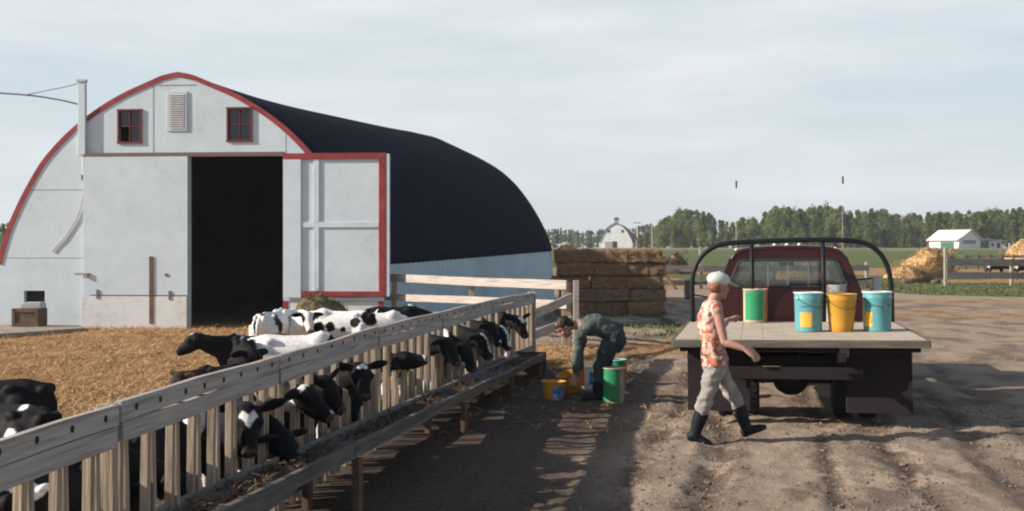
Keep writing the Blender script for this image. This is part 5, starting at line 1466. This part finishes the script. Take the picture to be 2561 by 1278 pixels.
def skin_cols(me, c, f, s, u, k=1.0, tone=SKIN):
    co = coords(me); cols = np.tile(np.array(tone, np.float32), (len(co), 1)); c = np.array(c); F, S_, U_ = np.array(f), np.array(s), np.array(u)
    q = (co - c) / k; a, b, h = q @ F, q @ S_, q @ U_
    near = np.linalg.norm(q, axis=1) < 0.17
    for g in (1, -1):
        e = near & (a > 0.05) & (np.abs(h - 0.008) < 0.0085) & (np.abs(b - g * 0.033) < 0.014); cols[e] = (0.55, 0.5, 0.46)
        e = near & (a > 0.05) & (np.hypot(h - 0.008, b - g * 0.033) < 0.0075); cols[e] = (0.03, 0.02, 0.015)
        e = near & (a > 0.05) & (np.abs(h - 0.034) < 0.006) & (np.abs(b - g * 0.034) < 0.022); cols[e] = (0.14, 0.07, 0.04)
    e = near & (a > 0.07) & (np.abs(h + 0.066) < 0.012) & (np.abs(b) < 0.025); cols[e] = (0.42, 0.16, 0.13)
    ch = near & (a > 0.03) & (np.abs(h + 0.025) < 0.03) & (np.abs(b) > 0.025); cols[ch] = cols[ch] * (1.05, 0.86, 0.84)
    set_col(me, cols)

def person(label, J, body_mat, clothes):
    o = blob(J, 'person', body_mat, 0.0065, 3)
    return o

# --- the walker
YW = 10.58
def W_(px, py, dy=0.0): return at(px, py, YW) + Vector((0, dy, 0))
hc = W_(1797, 716, 0.0); hf = Vector((0.93, 0.28, -0.10)).normalized(); hu = Vector((0.12, 0, 1))
neck_b = W_(1784, 757); chest = W_(1776, 795); waist = W_(1783, 862); pelv = W_(1789, 905)
sN, eN, wN = W_(1786, 775, -0.165), W_(1801, 850, -0.21), W_(1848, 866, -0.28)
sF, eF, wF = W_(1783, 774, 0.165), W_(1812, 826, 0.24), W_(1842, 806, 0.40)
hN, kN, aN, tN = W_(1784, 915, -0.085), W_(1764, 990, -0.07), W_(1738, 1080, -0.03), W_(1773, 1104, -0.05)
hF, kF, aF, tF = W_(1795, 915, 0.085), W_(1836, 982, 0.10), W_(1872, 1072, 0.12), W_(1916, 1080, 0.10)
BASE = Vector((W_(1800, 1105).x, YW, 0))
walker = thing('person', tuple(BASE), 0, 'person in pale cap, red floral sleeveless shirt and rubber boots walking beside the truck', 'person')
def loc_(*ps): return [Vector(p) - BASE for p in ps]
hc, neck_b, chest, waist, pelv, sN, eN, wN, sF, eF, wF, hN, kN, aN, tN, hF, kF, aF, tF = loc_(hc, neck_b, chest, waist, pelv, sN, eN, wN, sF, eF, wF, hN, kN, aN, tN, hF, kF, aF, tF)
mb = MB(); KH = 0.98
f_, s_, u_ = head_parts(mb, hc, hf, hu, KH)
mb.tube([neck_b - Vector((0, 0, 0.03)), neck_b + Vector((0.0, 0, 0.03)), hc + Vector((-0.02, 0, -0.07)), hc + Vector((-0.015, 0, -0.02))], [0.064, 0.052, 0.05, 0.05], 12)
mb.tube([neck_b - Vector((0, 0, 0.005)), chest, waist, pelv, pelv - Vector((0, 0, 0.08))], [(0.11, 0.06), (0.155, 0.095), (0.125, 0.085), (0.145, 0.10), (0.12, 0.09)], 16, up=(1, 0, 0.01))
for s0, e0, w0 in ((sN, eN, wN), (sF, eF, wF)):
    mb.ell(s0, (0.052, 0, 0), (0, 0.056, 0), (0, 0, 0.055))
    mb.tube([s0, s0.lerp(e0, 0.35), s0.lerp(e0, 0.8), e0, e0.lerp(w0, 0.25), e0.lerp(w0, 0.7), w0], [0.047, 0.046, 0.039, 0.037, 0.04, 0.031, 0.024], 12, up=(0, 1, 0.1))
hand(mb, wN, (wN - eN).normalized() * 0.75 + Vector((0.25, 0, -0.35)), Vector((-0.45, 0.55, -0.6)), Vector((0.55, 0.6, 0.5)), 0.55, 1.05)
hand(mb, wF, (wF - eF).normalized() + Vector((0.35, 0.1, -0.25)), Vector((0.1, -0.2, -1)), Vector((0.1, -0.8, 0.5)), 0.3, 1.05)
for h0, k0, a0 in ((hN, kN, aN), (hF, kF, aF)):
    mb.tube([h0, h0.lerp(k0, 0.5), k0, k0.lerp(a0, 0.35), a0], [0.075, 0.06, 0.05, 0.048, 0.035], 12, up=(0, 1, 0.1))
me = blob(mb, 'body', M['skin'], 0.0065, 3); skin_cols(me, hc, f_, s_, u_, KH); link('body', me, walker)
# shirt
mb = MB()
mb.tube([neck_b + Vector((0.0, 0, 0.012)), neck_b + Vector((-0.005, 0, -0.035)), chest + Vector((-0.005, 0, 0.02)), chest + Vector((0, 0, -0.08)), waist + Vector((0, 0, 0.03)), waist + Vector((0.005, 0, -0.08)), pelv + Vector((0.0, 0, -0.025))],
        [(0.075, 0.062), (0.15, 0.088), (0.175, 0.112), (0.17, 0.112), (0.15, 0.105), (0.158, 0.115), (0.166, 0.122)], 20, up=(1, 0, 0.01))
for s0, e0 in ((sN, eN), (sF, eF)): mb.ell(s0 + Vector((-0.008, 0, 0.012)), (0.058, 0, 0), (0, 0.046, 0), (0, 0, 0.06))
me = blob(mb, 'shirt', M['floral'], 0.01, 4); displace(me, 0.02, 7, 1, (1, 1, 0.7)); link('shirt', me, walker)
mb = MB()
mb.tube([pelv + Vector((0, 0, 0.06)), pelv, pelv - Vector((0.0, 0, 0.075)), pelv - Vector((0, 0, 0.12))], [(0.148, 0.108), (0.158, 0.118), (0.15, 0.112), (0.10, 0.09)], 16, up=(1, 0, 0.01))
for h0, k0, a0 in ((hN, kN, aN), (hF, kF, aF)):
    mb.tube([h0 + Vector((0, 0, 0.0)), h0.lerp(k0, 0.35), h0.lerp(k0, 0.8), k0, k0.lerp(a0, 0.3), k0.lerp(a0, 0.56)], [(0.088, 0.098), (0.082, 0.09), 0.07, 0.068, 0.068, 0.064], 14, up=(0, 1, 0.1))
me = blob(mb, 'trousers', M['trouser'], 0.01, 4); displace(me, 0.024, 7, 2, (1, 1, 1.5)); link('trousers', me, walker)
for h0, k0, a0, t0 in ((hN, kN, aN, tN), (hF, kF, aF, tF)):
    mb = MB(); up_ = (k0 - a0).normalized(); fd = (t0 - a0); fd = (fd - up_ * fd.dot(up_)).normalized()
    top_ = k0.lerp(a0, 0.42)
    sole = a0 - up_ * 0.075
    mb.tube([top_, k0.lerp(a0, 0.7), a0 + up_ * 0.02, a0 - up_ * 0.045], [0.072, 0.066, 0.054, 0.055], 16, up=(0, 1, 0.1))
    mb.tube([sole - fd * 0.062 + up_ * 0.012, sole - fd * 0.02 + up_ * 0.03, sole + fd * 0.06 + up_ * 0.026, sole + fd * 0.13 + up_ * 0.018, sole + fd * 0.18 + up_ * 0.012], [(0.036, 0.034), (0.042, 0.048), (0.045, 0.042), (0.048, 0.034), (0.026, 0.018)], 14, up=tuple(up_))
    me = blob(mb, 'boot', M['boot'], 0.009, 3); link('boot', me, walker)
# cap and hair
mb = MB(); cc = hc + u_ * 0.052 * KH - f_ * 0.008
mb.ell(cc + u_ * 0.012, f_ * 0.112, s_ * 0.092, u_ * 0.072, 20, 12); mb.tube([cc + u_ * -0.005 - f_ * 0.0, cc + u_ * 0.025], [(0.091, 0.11), (0.088, 0.106)], 20, up=tuple(f_))
mb.tube([cc + f_ * 0.07 + u_ * 0.004, cc + f_ * 0.13 - u_ * 0.010, cc + f_ * 0.195 - u_ * 0.036], [(0.082, 0.009), (0.078, 0.009), (0.048, 0.007)], 14, up=tuple(u_))
mb.ell(cc + u_ * 0.086, f_ * 0.012, s_ * 0.012, u_ * 0.007)
me = blob(mb, 'cap', M['cap'], 0.007, 2); link('cap', me, walker)
mb = MB(); mb.ell(hc - f_ * 0.032 + u_ * 0.0, f_ * 0.078, s_ * 0.083, u_ * 0.072, 16, 12); me = blob(mb, 'hair', M['hair_brown'], 0.008, 2); displace(me, 0.004, 40, 3); me.materials[0] = flat('sandy_hair', (0.2, 0.1, 0.05), rough=0.6); link('hair', me, walker)

# --- the person bending over
YB = 13.5
def B_(px, py, dy=0.0): return at(px, py, YB) + Vector((0, dy, 0))
BB = Vector((B_(1485, 1000).x, YB, 0))
bender = thing('person', tuple(BB), 0, 'dark-haired person in grey-green work clothes bending down to a yellow bucket', 'person')
def l2(px, py, dy=0.0): return B_(px, py, dy) - BB
hc = l2(1411, 818, -0.02); hf = Vector((-0.62, -0.12, -0.8)).normalized(); hu = Vector((-0.78, -0.05, 0.62))
nk = l2(1438, 812); sh = l2(1455, 815); mid_ = l2(1495, 812); low = l2(1528, 830); pel = l2(1532, 852)
sN, eN, wN = l2(1449, 826, -0.18), l2(1441, 888, -0.22), l2(1436, 938, -0.2)
sF, eF, wF = l2(1455, 820, 0.18), l2(1452, 885, 0.22), l2(1450, 932, 0.22)
hN, kN, aN, tN = l2(1525, 858, -0.09), l2(1496, 915, -0.11), l2(1494, 985, -0.12), l2(1456, 1000, -0.14)
hF, kF, aF, tF = l2(1532, 858, 0.09), l2(1512, 915, 0.12), l2(1506, 980, 0.14), l2(1470, 996, 0.16)
mb = MB(); KB = 1.0
f_, s_, u_ = head_parts(mb, hc, hf, hu, KB)
mb.tube([sh, nk, hc + (nk - hc) * 0.35, hc], [0.06, 0.055, 0.055, 0.05], 12)
mb.tube([sh + Vector((-0.04, 0, 0)), mid_, low, pel], [(0.13, 0.08), (0.14, 0.09), (0.14, 0.10), (0.13, 0.1)], 14)
for s0, e0, w0 in ((sN, eN, wN), (sF, eF, wF)):
    mb.tube([s0, s0.lerp(e0, 0.5), e0, e0.lerp(w0, 0.4), w0], [0.045, 0.042, 0.037, 0.036, 0.026], 12, up=(0, 1, 0.1))
hand(mb, wN, (-0.2, 0.05, -1), (0.3, 0.9, 0.1), (-1, 0.2, 0), 1.0, 1.1)
hand(mb, wF, (-0.2, -0.05, -1), (0.3, -0.9, 0.1), (-1, -0.2, 0), 1.0, 1.1)
for h0, k0, a0 in ((hN, kN, aN), (hF, kF, aF)): mb.tube([h0, k0, a0], [0.07, 0.05, 0.036], 12, up=(0, 1, 0.1))
me = blob(mb, 'body', M['skin'], 0.0075, 3); skin_cols(me, hc, f_, s_, u_, KB, (0.42, 0.22, 0.16)); link('body', me, bender)
mb = MB()
mb.tube([nk + Vector((0.02, 0, -0.01)), sh + Vector((0.01, 0, -0.015)), sh.lerp(mid_, 0.5), mid_ + Vector((0, 0, 0.01)), low + Vector((-0.05, 0, 0.03)), low + Vector((0.0, 0, -0.01))],
        [(0.09, 0.075), (0.165, 0.10), (0.18, 0.125), (0.175, 0.128), (0.165, 0.13), (0.16, 0.12)], 18)
for s0, e0, w0 in ((sN, eN, wN), (sF, eF, wF)):
    mb.tube([s0 + Vector((0.01, 0, 0.02)), s0.lerp(e0, 0.4), e0, e0.lerp(w0, 0.5), e0.lerp(w0, 0.9)], [0.072, 0.066, 0.056, 0.052, 0.042], 14, up=(0, 1, 0.1))
me = blob(mb, 'shirt', M['green_cloth'], 0.011, 4); displace(me, 0.028, 6, 5, (1, 1, 1)); link('shirt', me, bender)
mb = MB()
mb.tube([low + Vector((-0.045, 0, 0.02)), low + Vector((0.03, 0, -0.0)), pel + Vector((0.02, 0, -0.02)), pel + Vector((-0.01, 0, -0.1))], [(0.165, 0.125), (0.172, 0.135), (0.17, 0.135), (0.12, 0.1)], 18)
for h0, k0, a0 in ((hN, kN, aN), (hF, kF, aF)):
    mb.tube([h0, h0.lerp(k0, 0.5), k0, k0.lerp(a0, 0.4), k0.lerp(a0, 0.66)], [0.102, 0.092, 0.076, 0.073, 0.066], 14, up=(0, 1, 0.1))
me = blob(mb, 'trousers', M['teal_cloth'], 0.011, 4); displace(me, 0.026, 7, 6); link('trousers', me, bender)
for h0, k0, a0, t0 in ((hN, kN, aN, tN), (hF, kF, aF, tF)):
    mb = MB(); up_ = Vector((0, 0, 1)); fd = t0 - a0; fd.z = 0; fd.normalize()
    ground_ = Vector((a0.x, a0.y, 0.0))
    mb.tube([k0.lerp(a0, 0.5), k0.lerp(a0, 0.8), a0, ground_ + up_ * 0.04], [0.075, 0.068, 0.056, 0.055], 14, up=(0, 1, 0.1))
    mb.tube([ground_ - fd * 0.06 + up_ * 0.03, ground_ + up_ * 0.045, ground_ + fd * 0.09 + up_ * 0.04, ground_ + fd * 0.16 + up_ * 0.03, ground_ + fd * 0.21 + up_ * 0.022], [(0.036, 0.034), (0.043, 0.048), (0.046, 0.042), (0.048, 0.034), (0.026, 0.018)], 14)
    me = blob(mb, 'boot', M['boot'], 0.01, 3); link('boot', me, bender)
mb = MB(); mb.ell(hc - f_ * 0.028 + u_ * 0.036, f_ * 0.098, s_ * 0.09, u_ * 0.088, 18, 12); mb.ell(hc - f_ * 0.075 - u_ * 0.03, f_ * 0.05, s_ * 0.078, u_ * 0.06)
mb.tube([hc + f_ * 0.045 + u_ * 0.08, hc + f_ * 0.075 + u_ * 0.062], [(0.07, 0.022), (0.05, 0.012)], 12, up=tuple(u_))
me = blob(mb, 'hair', M['hair_brown'], 0.009, 2); displace(me, 0.008, 30, 7); link('hair', me, bender)

# ------------------------------------------------------------------ farther things
def zfar(Y): return far_rise(Y)
# arch-roofed white barn in the distance
YF = 255.0
p = at(1540, 622, YF); zb = zfar(YF)
fb = thing('distant_barn', (p.x, YF, zb), R(-9), 'small white barn with curved dark roof and cupola before the far trees', 'barn')
k = YF / FPX
go = [(0, 42), (9, 38), (18, 32), (27, 22), (33, 12), (38, 2), (41, -6)]
go = [(x * k * 1.02, (z + 10) * k) for x, z in sm([(a, b + 9.0) for a, b in go])]
fol = [(-go[-1][0], -0.3)] + [(-x, z) for x, z in go[::-1]] + [(x, z) for x, z in go[1:]] + [(go[-1][0], -0.3)]
curve_panel('front_wall', [fol], 0.2, M['far_white'], fb, 0)
LB = 15.0
mb = MB(); vs = []; rows_ = []
for y in (-0.3, LB):
    rows_.append([(-x, y, z + 0.05) for x, z in go[::-1]] + [(x, y, z + 0.05) for x, z in go[1:]])
n = len(rows_[0]); allv = rows_[0] + rows_[1] + [(a * 1.03, b, c + 0.12) for a, b, c in rows_[0]] + [(a * 1.03, b, c + 0.12) for a, b, c in rows_[1]]
fs = []
for j in range(n - 1):
    fs += [(j, j + 1, n + j + 1, n + j), (2 * n + j, 3 * n + j, 3 * n + j + 1, 2 * n + j + 1), (j, 2 * n + j, 2 * n + j + 1, j + 1), (n + j, n + j + 1, 3 * n + j + 1, 3 * n + j)]
mb.add(allv, fs); mb.build('roof', M['far_roof'], fb)
mb = MB(); mb.box((0, LB / 2 + 0.1, 0.6), (2 * go[-1][0] - 0.2, LB - 0.4, 1.8)); mb.build('side_walls', M['far_white'], fb)
mb = MB(); zt = go[0][1]; mb.box((0, 2.2, zt + 0.45), (0.9, 0.9, 1.0)); cu_ = mb.build('cupola', flat('cupola_grey', (0.35, 0.35, 0.34)), fb)
mb = MB(); mb.tube([(0, 2.2, zt + 0.95), (0, 2.2, zt + 1.2), (0, 2.2, zt + 1.5)], [0.72, 0.6, 0.05], 10); mb.build('cupola_roof', M['far_roof'], cu_)
for x in (-1.55, 1.5):
    mb = MB(); mb.box((x, -0.12, 3.75), (0.55, 0.06, 0.6)); mb.build('window', flat('far_green_pane', (0.05, 0.09, 0.07)), fb)
mb = MB(); mb.box((-0.2, -0.12, 0.72), (0.95, 0.06, 1.45)); mb.build('door', M['dark'], fb)
mb = MB(); mb.box((-1.55, -0.115, 0.75), (1.7, 0.05, 1.3)); mb.build('lean_panel', flat('far_grey', (0.3, 0.33, 0.33)), fb)
# white house with green doors
YH = 205.0; zh = zfar(YH); k = YH / FPX
p = at(2424, 620, YH)
ho_ = thing('white_house', (p.x, YH, zh), R(24), 'low white house with pale gable roof and green garage doors before the trees', 'house')
wv, wz, pk = 2.6, 1.6, 3.2
curve_panel('gable_wall', [[(-wv, -0.3), (wv, -0.3), (wv, wz), (0, pk), (-wv, wz)]], 0.2, M['far_white'], ho_, 0)
LH = 7
for sg in (-1, 1):
    mb = MB(); mb.box((sg * (wv - 0.1), LH / 2 + 0.1, 0.85), (0.2, LH - 0.2, 2.3)); mb.build('side_wall', M['far_white'], ho_)
    mb = MB(); mb.beam((sg * (wv + 0.5), LH / 2 - 0.1, wz - 0.2), (0.0, LH / 2 - 0.1, pk + 0.12), LH + 0.9, 0.12, up=(0, 0, 1)); mb.build('roof', M['far_tin'], ho_)
mb = MB(); mb.box((-0.1, -0.13, 1.15), (3.0, 0.06, 0.7)); mb.build('window', flat('far_window', (0.2, 0.24, 0.25), rough=0.3), ho_)
mb = MB(); mb.box((-wv - 0.02, 2.6, 0.55), (0.08, 3.2, 1.1)); mb.build('green_door', M['green_door'], ho_)
mb = MB(); mb.box((wv + 3.0, 2.9, 0.5), (6.0, 4.5, 1.7)); wg = mb.build('wing', M['far_white'], ho_)
mb = MB(); mb.box((wv + 1.5, 0.6, 0.55), (2.6, 0.08, 1.4)); mb.build('green_door', M['green_door'], wg)
mb = MB(); mb.box((wv + 3.7, 0.61, 0.65), (0.6, 0.06, 0.5)); mb.build('green_window', M['green_door'], wg)
mb = MB(); mb.box((wv + 5.2, 0.61, 0.5), (0.7, 0.06, 0.9)); mb.build('dark_door', M['far_roof'], wg)
mb = MB(); mb.beam((wv - 0.05, 2.7, 1.75), (wv + 6.3, 2.7, 1.38), 5.2, 0.12); mb.build('wing_roof', M['far_tin'], wg)
# trees
def tree_proto(seed, H, Wd, low):
    rnd = random.Random(seed)
    mb = MB()
    bend = rnd.uniform(-.3, .3)
    mb.tube([(0, 0, -0.3), (bend * 0.2, 0, H * 0.3), (bend * 0.6, 0.1, H * 0.6), (bend, 0.1, H * 0.92)], [0.16, 0.12, 0.08, 0.03], 7)
    lobes = []
    for i in range(24):
        z = H * (low + (0.95 - low) * rnd.random() ** 0.85); a = rnd.uniform(0, 6.28)
        q = z / H
        rad = Wd * 0.5 * (0.55 + 0.5 * math.sin(math.pi * min(1, (q - low) / (1 - low) * 0.85 + 0.12))) * (1 - 0.55 * max(0, q - 0.6) / 0.4)
        r0 = rad * rnd.uniform(0.15, 0.75)
        c = Vector((math.cos(a) * r0 + bend * q, math.sin(a) * r0, z))
        if i % 2 == 0: mb.tube([(bend * q * 0.7, 0.05, z * 0.8), (c * 0.5 + Vector((bend * q * .35, 0, z * 0.42)))[:], tuple(c)], [0.05, 0.035, 0.015], 5)
        lobes.append((c, rad * rnd.uniform(0.35, 0.6)))
    lobes.append((Vector((bend, 0.1, H * 0.93)), Wd * 0.16))
    v, f = [], []
    for c, r in lobes:
        n = int(85 * (r / (Wd * 0.22)) ** 1.6) + 30
        for _ in range(n):
            d = Vector((rnd.gauss(0, 1), rnd.gauss(0, 1), rnd.gauss(0, 1))).normalized() * r * rnd.random() ** 0.45
            d.z *= 1.35
            p_ = c + d
            a = Vector((rnd.gauss(0, 1), rnd.gauss(0, 1), rnd.gauss(0, .7))).normalized(); b = a.cross(Vector((rnd.gauss(0, 1), rnd.gauss(0, 1), rnd.gauss(0, 1)))).normalized()
            sz = rnd.uniform(0.14, 0.34)
            o = len(v); v += [p_ - a * sz, p_ + b * sz * .7, p_ + a * sz, p_ - b * sz * .7]; f.append((o, o + 1, o + 2, o + 3))
    cm = bpy.data.meshes.new('crown'); cm.from_pydata([tuple(q) for q in v], [], f); cm.materials.append(M['leaf']); cm.update()
    return mb.mesh('trunk', M['trunk'], True), cm, H
protos = [tree_proto(1, 10, 5.4, 0.03), tree_proto(2, 10, 4.6, 0.02), tree_proto(3, 10, 3.8, 0.02), tree_proto(4, 10, 6.2, 0.04), tree_proto(5, 10, 4.4, 0.02), tree_proto(6, 10, 3.6, 0.03)]
slim = [tree_proto(11, 10, 2.6, 0.05), tree_proto(12, 10, 2.3, 0.08), tree_proto(13, 10, 3.0, 0.04)]
TOP = np.array([(-60, 552), (20, 556), (1360, 572), (1400, 568), (1450, 576), (1500, 572), (1560, 574), (1590, 564), (1610, 558), (1640, 558), (1664, 542), (1690, 522), (1735, 516), (1785, 526), (1810, 545), (1860, 540), (1905, 538), (1928, 514), (1965, 506), (2005, 516), (2040, 512), (2090, 508), (2115, 518), (2160, 522), (2200, 520), (2260, 525), (2330, 528), (2380, 522), (2420, 524), (2470, 520), (2510, 512), (2561, 518), (2700, 515)], float)
def tree(px, Y, dtop, plist, label, group, leaf=None):
    top_y = float(np.interp(px, TOP[:, 0], TOP[:, 1])) + dtop
    z0 = zfar(Y); zt = CAMZ - (top_y - HY) * Y / FPX
    tm, cm, H = random.choice(plist)
    s = (zt - z0) / H
    t = thing('aspen_tree', ((px - CX) * Y / FPX, Y, z0 - 0.05), random.uniform(0, 6.28), label, 'tree', group)
    w = s * random.uniform(0.9, 1.25)
    t.scale = (w, w, s)
    link('trunk', tm, t); c = link('crown', cm, t)
    if leaf:
        c.material_slots[0].link = 'OBJECT'; c.material_slots[0].material = leaf
px = 1655.0
while px < 2600:
    Y = random.uniform(222, 246)
    slimz = px > 2290
    tree(px, Y, abs(random.gauss(0, 5)) + (random.uniform(4, 18) if random.random() < .35 else 0), slim + protos[2:3] if slimz and random.random() < .7 else protos, 'slender young poplar in the far tree belt' if slimz else 'leafy green poplar in the far tree belt', 'poplars of the slender far belt' if slimz else 'poplars of the leafy far belt')
    px += random.uniform(7, 14) if slimz else random.uniform(9, 18)
px = 1650.0
while px < 2600:
    tree(px, random.uniform(248, 275), random.uniform(2, 14), protos + slim, 'leafy green poplar in the far tree belt' if px < 2290 else 'slender young poplar in the far tree belt', 'poplars of the leafy far belt' if px < 2290 else 'poplars of the slender far belt')
    px += random.uniform(16, 32)
px = 1365.0
while px < 1668:
    tree(px, random.uniform(285, 330), abs(random.gauss(0, 4)), protos[1:3] + slim, 'pale hazy sapling in the distant grove behind the little barn', 'saplings of the distant grove', M['leaf_far'])
    px += random.uniform(5, 9)
for px in (1600, 1618, 1640, 1655, 1648): tree(px, random.uniform(225, 240), 14 + random.uniform(0, 12), protos[:3], 'leafy green poplar in the far tree belt', 'poplars of the leafy far belt')
for px in (-45, -25, -8, 8, 22): tree(px, random.uniform(150, 170), random.uniform(-4, 10), protos, 'bushy tree glimpsed past the left edge of the big barn', 'trees left of the barn')
px = 1640.0
while px < 2600:
    if not 2320 < px < 2550:
        tree(px, random.uniform(214, 224), 45 + random.uniform(0, 30) * 1.0, protos, 'low leafy bush along the foot of the far tree belt', 'bushes along the far tree belt')
    px += random.uniform(14, 26)
# utility poles
for px, ytop, Y, lab, arm in ((1841, 451, 205, 'tall thin utility pole left of the truck cab with a dark transformer', 0), (2107, 440, 200, 'tall thin utility pole behind the truck cab with a dark transformer', 0), (1594, 553, 228, 'short utility pole with a crossarm right of the distant barn', 1), (1631, 560, 212, 'bare pale pole standing before the trees beside the bale stack', 2)):
    p = at(px, ytop, Y); z0 = zfar(Y); t = thing('utility_pole', (p.x, Y, z0), 0, lab, 'pole')
    mb = MB(); mb.tube([(0, 0, -0.2), (0, 0, p.z - z0)], [0.12 if arm != 0 else 0.03, 0.09 if arm != 0 else 0.02], 8); mb.build('shaft', M['trunk'] if arm == 2 else flat('pole_grey', (0.62, 0.63, 0.63)), t)
    if arm == 0:
        mb = MB(); mb.tube([(0, -0.2, p.z - z0 - 1.4), (0, -0.2, p.z - z0 - 0.1)], [0.16, 0.16], 10); mb.build('transformer', M['black_pipe'], t)
    if arm == 1:
        mb = MB(); mb.box((0, 0, p.z - z0 - 0.35), (1.5, 0.12, 0.14)); mb.build('crossarm', M['wood_dark'], t)
# field fences
def field_fence(name, label, posts, rails, m, Yr=None):
    b = at(*posts[0]); b.z = 0
    t = thing(name, tuple(b), 0, label, 'fence')
    for a, c, w in rails: oriented('rail', at(*a) - b, at(*c) - b, 0.05, w, m, t, 0.006)
    for px, py, Y in posts:
        q = at(px, py, Y) - b; mb = MB(); mb.beam((0, 0, -0.2), (0, 0, q.z), 0.15, 0.15, up=(0, 1, 0)); mb.build('post', M['trunk'], t, loc=(q.x, q.y, 0), bevel=0.02)
    return t
field_fence('field_fence', 'grey plank field fence running behind the truck cab', [(1753, 618, 50.2), (1652, 655, 49.8), (1935, 650, 50.4), (2075, 652, 50.6), (2168, 655, 50.8)],
            [((1640, 672, 50), (1760, 673, 50), 0.27), ((1640, 707, 50), (1760, 707, 50), 0.22), ((1760, 672, 50), (1960, 671, 50.3), 0.25), ((1760, 707, 50), (1960, 706, 50.3), 0.22), ((1960, 671, 50.3), (2172, 670, 50.6), 0.25), ((1960, 706, 50.3), (2172, 704, 50.6), 0.22)], M['wood_grey'])
lp_a, lp_b = at(1660, 682, 48), at(1690, 722, 46.5)
mb = MB(); d = (lp_b - lp_a); mb.beam((0, 0, 0), tuple(d), 0.12, 0.06); tag(mb.build('leaning_plank', M['wood_dark'], loc=lp_a, bevel=0.005), 'brown plank leaning against the grey field fence by the bales', 'plank')
field_fence('rail_fence', 'grey rail fence with one pale tall post at the right edge', [(2365, 618, 53.5), (2530, 650, 53.9), (2640, 650, 54)],
            [((2368, 655, 53.3), (2530, 657, 53.6), 0.33), ((2368, 688, 53.3), (2530, 689, 53.6), 0.30), ((2530, 657, 53.6), (2660, 658, 54), 0.33), ((2530, 689, 53.6), (2660, 690, 54), 0.30)], M['wood_grey'])
for x0, x1, y, Y, lb in ((2415, 2600, 655, 92, 'dark far rack of weathered posts behind the right rail fence'),):
    b = at(x0, y, Y); b.z = 0; t = thing('feed_rack', tuple(b), 0, lb, 'rack')
    for i, x in enumerate(range(x0, x1, 30)):
        q = at(x, 650, Y) - b; mb = MB(); mb.beam((0, 0, -0.1), (0, 0, 1.25), 0.14, 0.14, up=(0, 1, 0)); mb.build('post', M['wood_dark'], t, loc=(q.x, q.y, 0))
    for z in (1.1, 0.55): oriented('rail', Vector((-0.3, 0.1, z)), Vector(((x1 - x0) * Y / FPX, 0.1, z)), 0.06, 0.2, M['wood_grey'], t)
# straw heaps and odds and ends
p = at(2302, 690, 70); heap('straw_heap', 'tall golden straw heap standing left of the pale fence post', 'straw heap', (p.x, 70), 1.75, 1.6, 1.72, M['straw'], 4.2, 2200, (0.15, 0.42), 0.6, bw=0.018, skew=(0.3, -0.75))
p = at(2262, 690, 68.5); heap('straw_heap', 'low straw spill at the foot of the tall golden heap', 'straw heap', (p.x, 68.5), 1.2, 1.1, 0.75, M['straw'], 6.6, 900, (0.2, 0.5), 1.0, bw=0.02)
p = at(2358, 690, 73); heap('straw_heap', 'small straw heap half hidden behind the pale fence post', 'straw heap', (p.x, 73), 1.0, 1.0, 0.8, M['straw'], 8.1, 900, (0.2, 0.5), 0.9, bw=0.02)
p = at(2580, 640, 105); heap('straw_heap', 'large straw heap cut off by the right edge behind the fence', 'straw heap', (p.x, 105), 2.6, 2.0, 2.5, M['straw'], 2.7, 1500, (0.25, 0.6), 0.75, z0=0.05, bw=0.03)
p = at(1672, 634, 78); heap('rubble_heap', 'low brown heap of old boards and earth behind the bale stack', 'heap', (p.x, 78), 1.7, 1.0, 1.35, M['wood_dark'], 5.7, 300, (0.2, 0.8), 0.8, bw=0.05)
p = at(2015, 690, 62); heap('straw_heap', 'straw heap seen through the rear window of the truck', 'straw heap', (p.x, 62), 1.9, 1.2, 1.0, M['straw'], 7.7, 900, (0.2, 0.5), 0.8, bw=0.02)
a, b = at(2258, 707, 58), at(2334, 704, 58.8)
mb = MB(); d = b - a; mb.tube([(0, 0, 0.0), tuple(d * 0.5 + Vector((0, 0, 0.02))), tuple(d)], [0.15, 0.16, 0.13], 9); tag(mb.build('fallen_log', M['wood_dark'], loc=(a.x, a.y, 0.1), smooth=True), 'dark log lying on the ground before the golden straw heap', 'log')
a, b = at(2330, 709, 57), at(2352, 706, 57)
mb = MB(); d = b - a; mb.tube([(0, 0, 0), tuple(d)], [0.11, 0.09], 8); tag(mb.build('fallen_log', M['wood_dark'], loc=(a.x, a.y, 0.08), smooth=True), 'short stub of log between the dark log and the pale fence post', 'log')
# cattle far behind the right-hand fence share one small shape
def far_cow(px, py, Y, hd, lab):
    src = next(o for o in bpy.data.objects if o.name == 'calf.021')
    c = bpy.data.objects.new('cow', src.data); COL.objects.link(c)
    p = at(px, py, Y); c.location = (p.x, Y, far_rise(Y)); c.rotation_euler = (0, 0, R(hd)); c.scale = (1.35,) * 3
    tag(c, lab, 'cow', 'dark cattle behind the right rail fence')
far_cow(2490, 700, 66, 10, 'dark cow leftmost of three behind the right rail fence'); far_cow(2522, 700, 68, 170, 'dark cow middle of three behind the right rail fence'); far_cow(2556, 700, 64, 20, 'dark cow at the right photo edge behind the rail fence')

# ------------------------------------------------------------------ thin summer haze
mb = MB(); mb.box((0, 1800, 11.0), (5600, 3700, 26.0))
hm = bpy.data.materials.new('haze'); hm.use_nodes = True
hn = hm.node_tree.nodes; hn.remove(hn['Principled BSDF'])
hv = hn.new('ShaderNodeVolumePrincipled'); hv.inputs['Color'].default_value = (0.92, 0.95, 1.0, 1); hv.inputs['Density'].default_value = 0.0004
hv.inputs['Anisotropy'].default_value = 0.2
hm.node_tree.links.new(hv.outputs['Volume'], hn['Material Output'].inputs['Volume'])
tag(mb.build('haze', hm), kind='stuff')
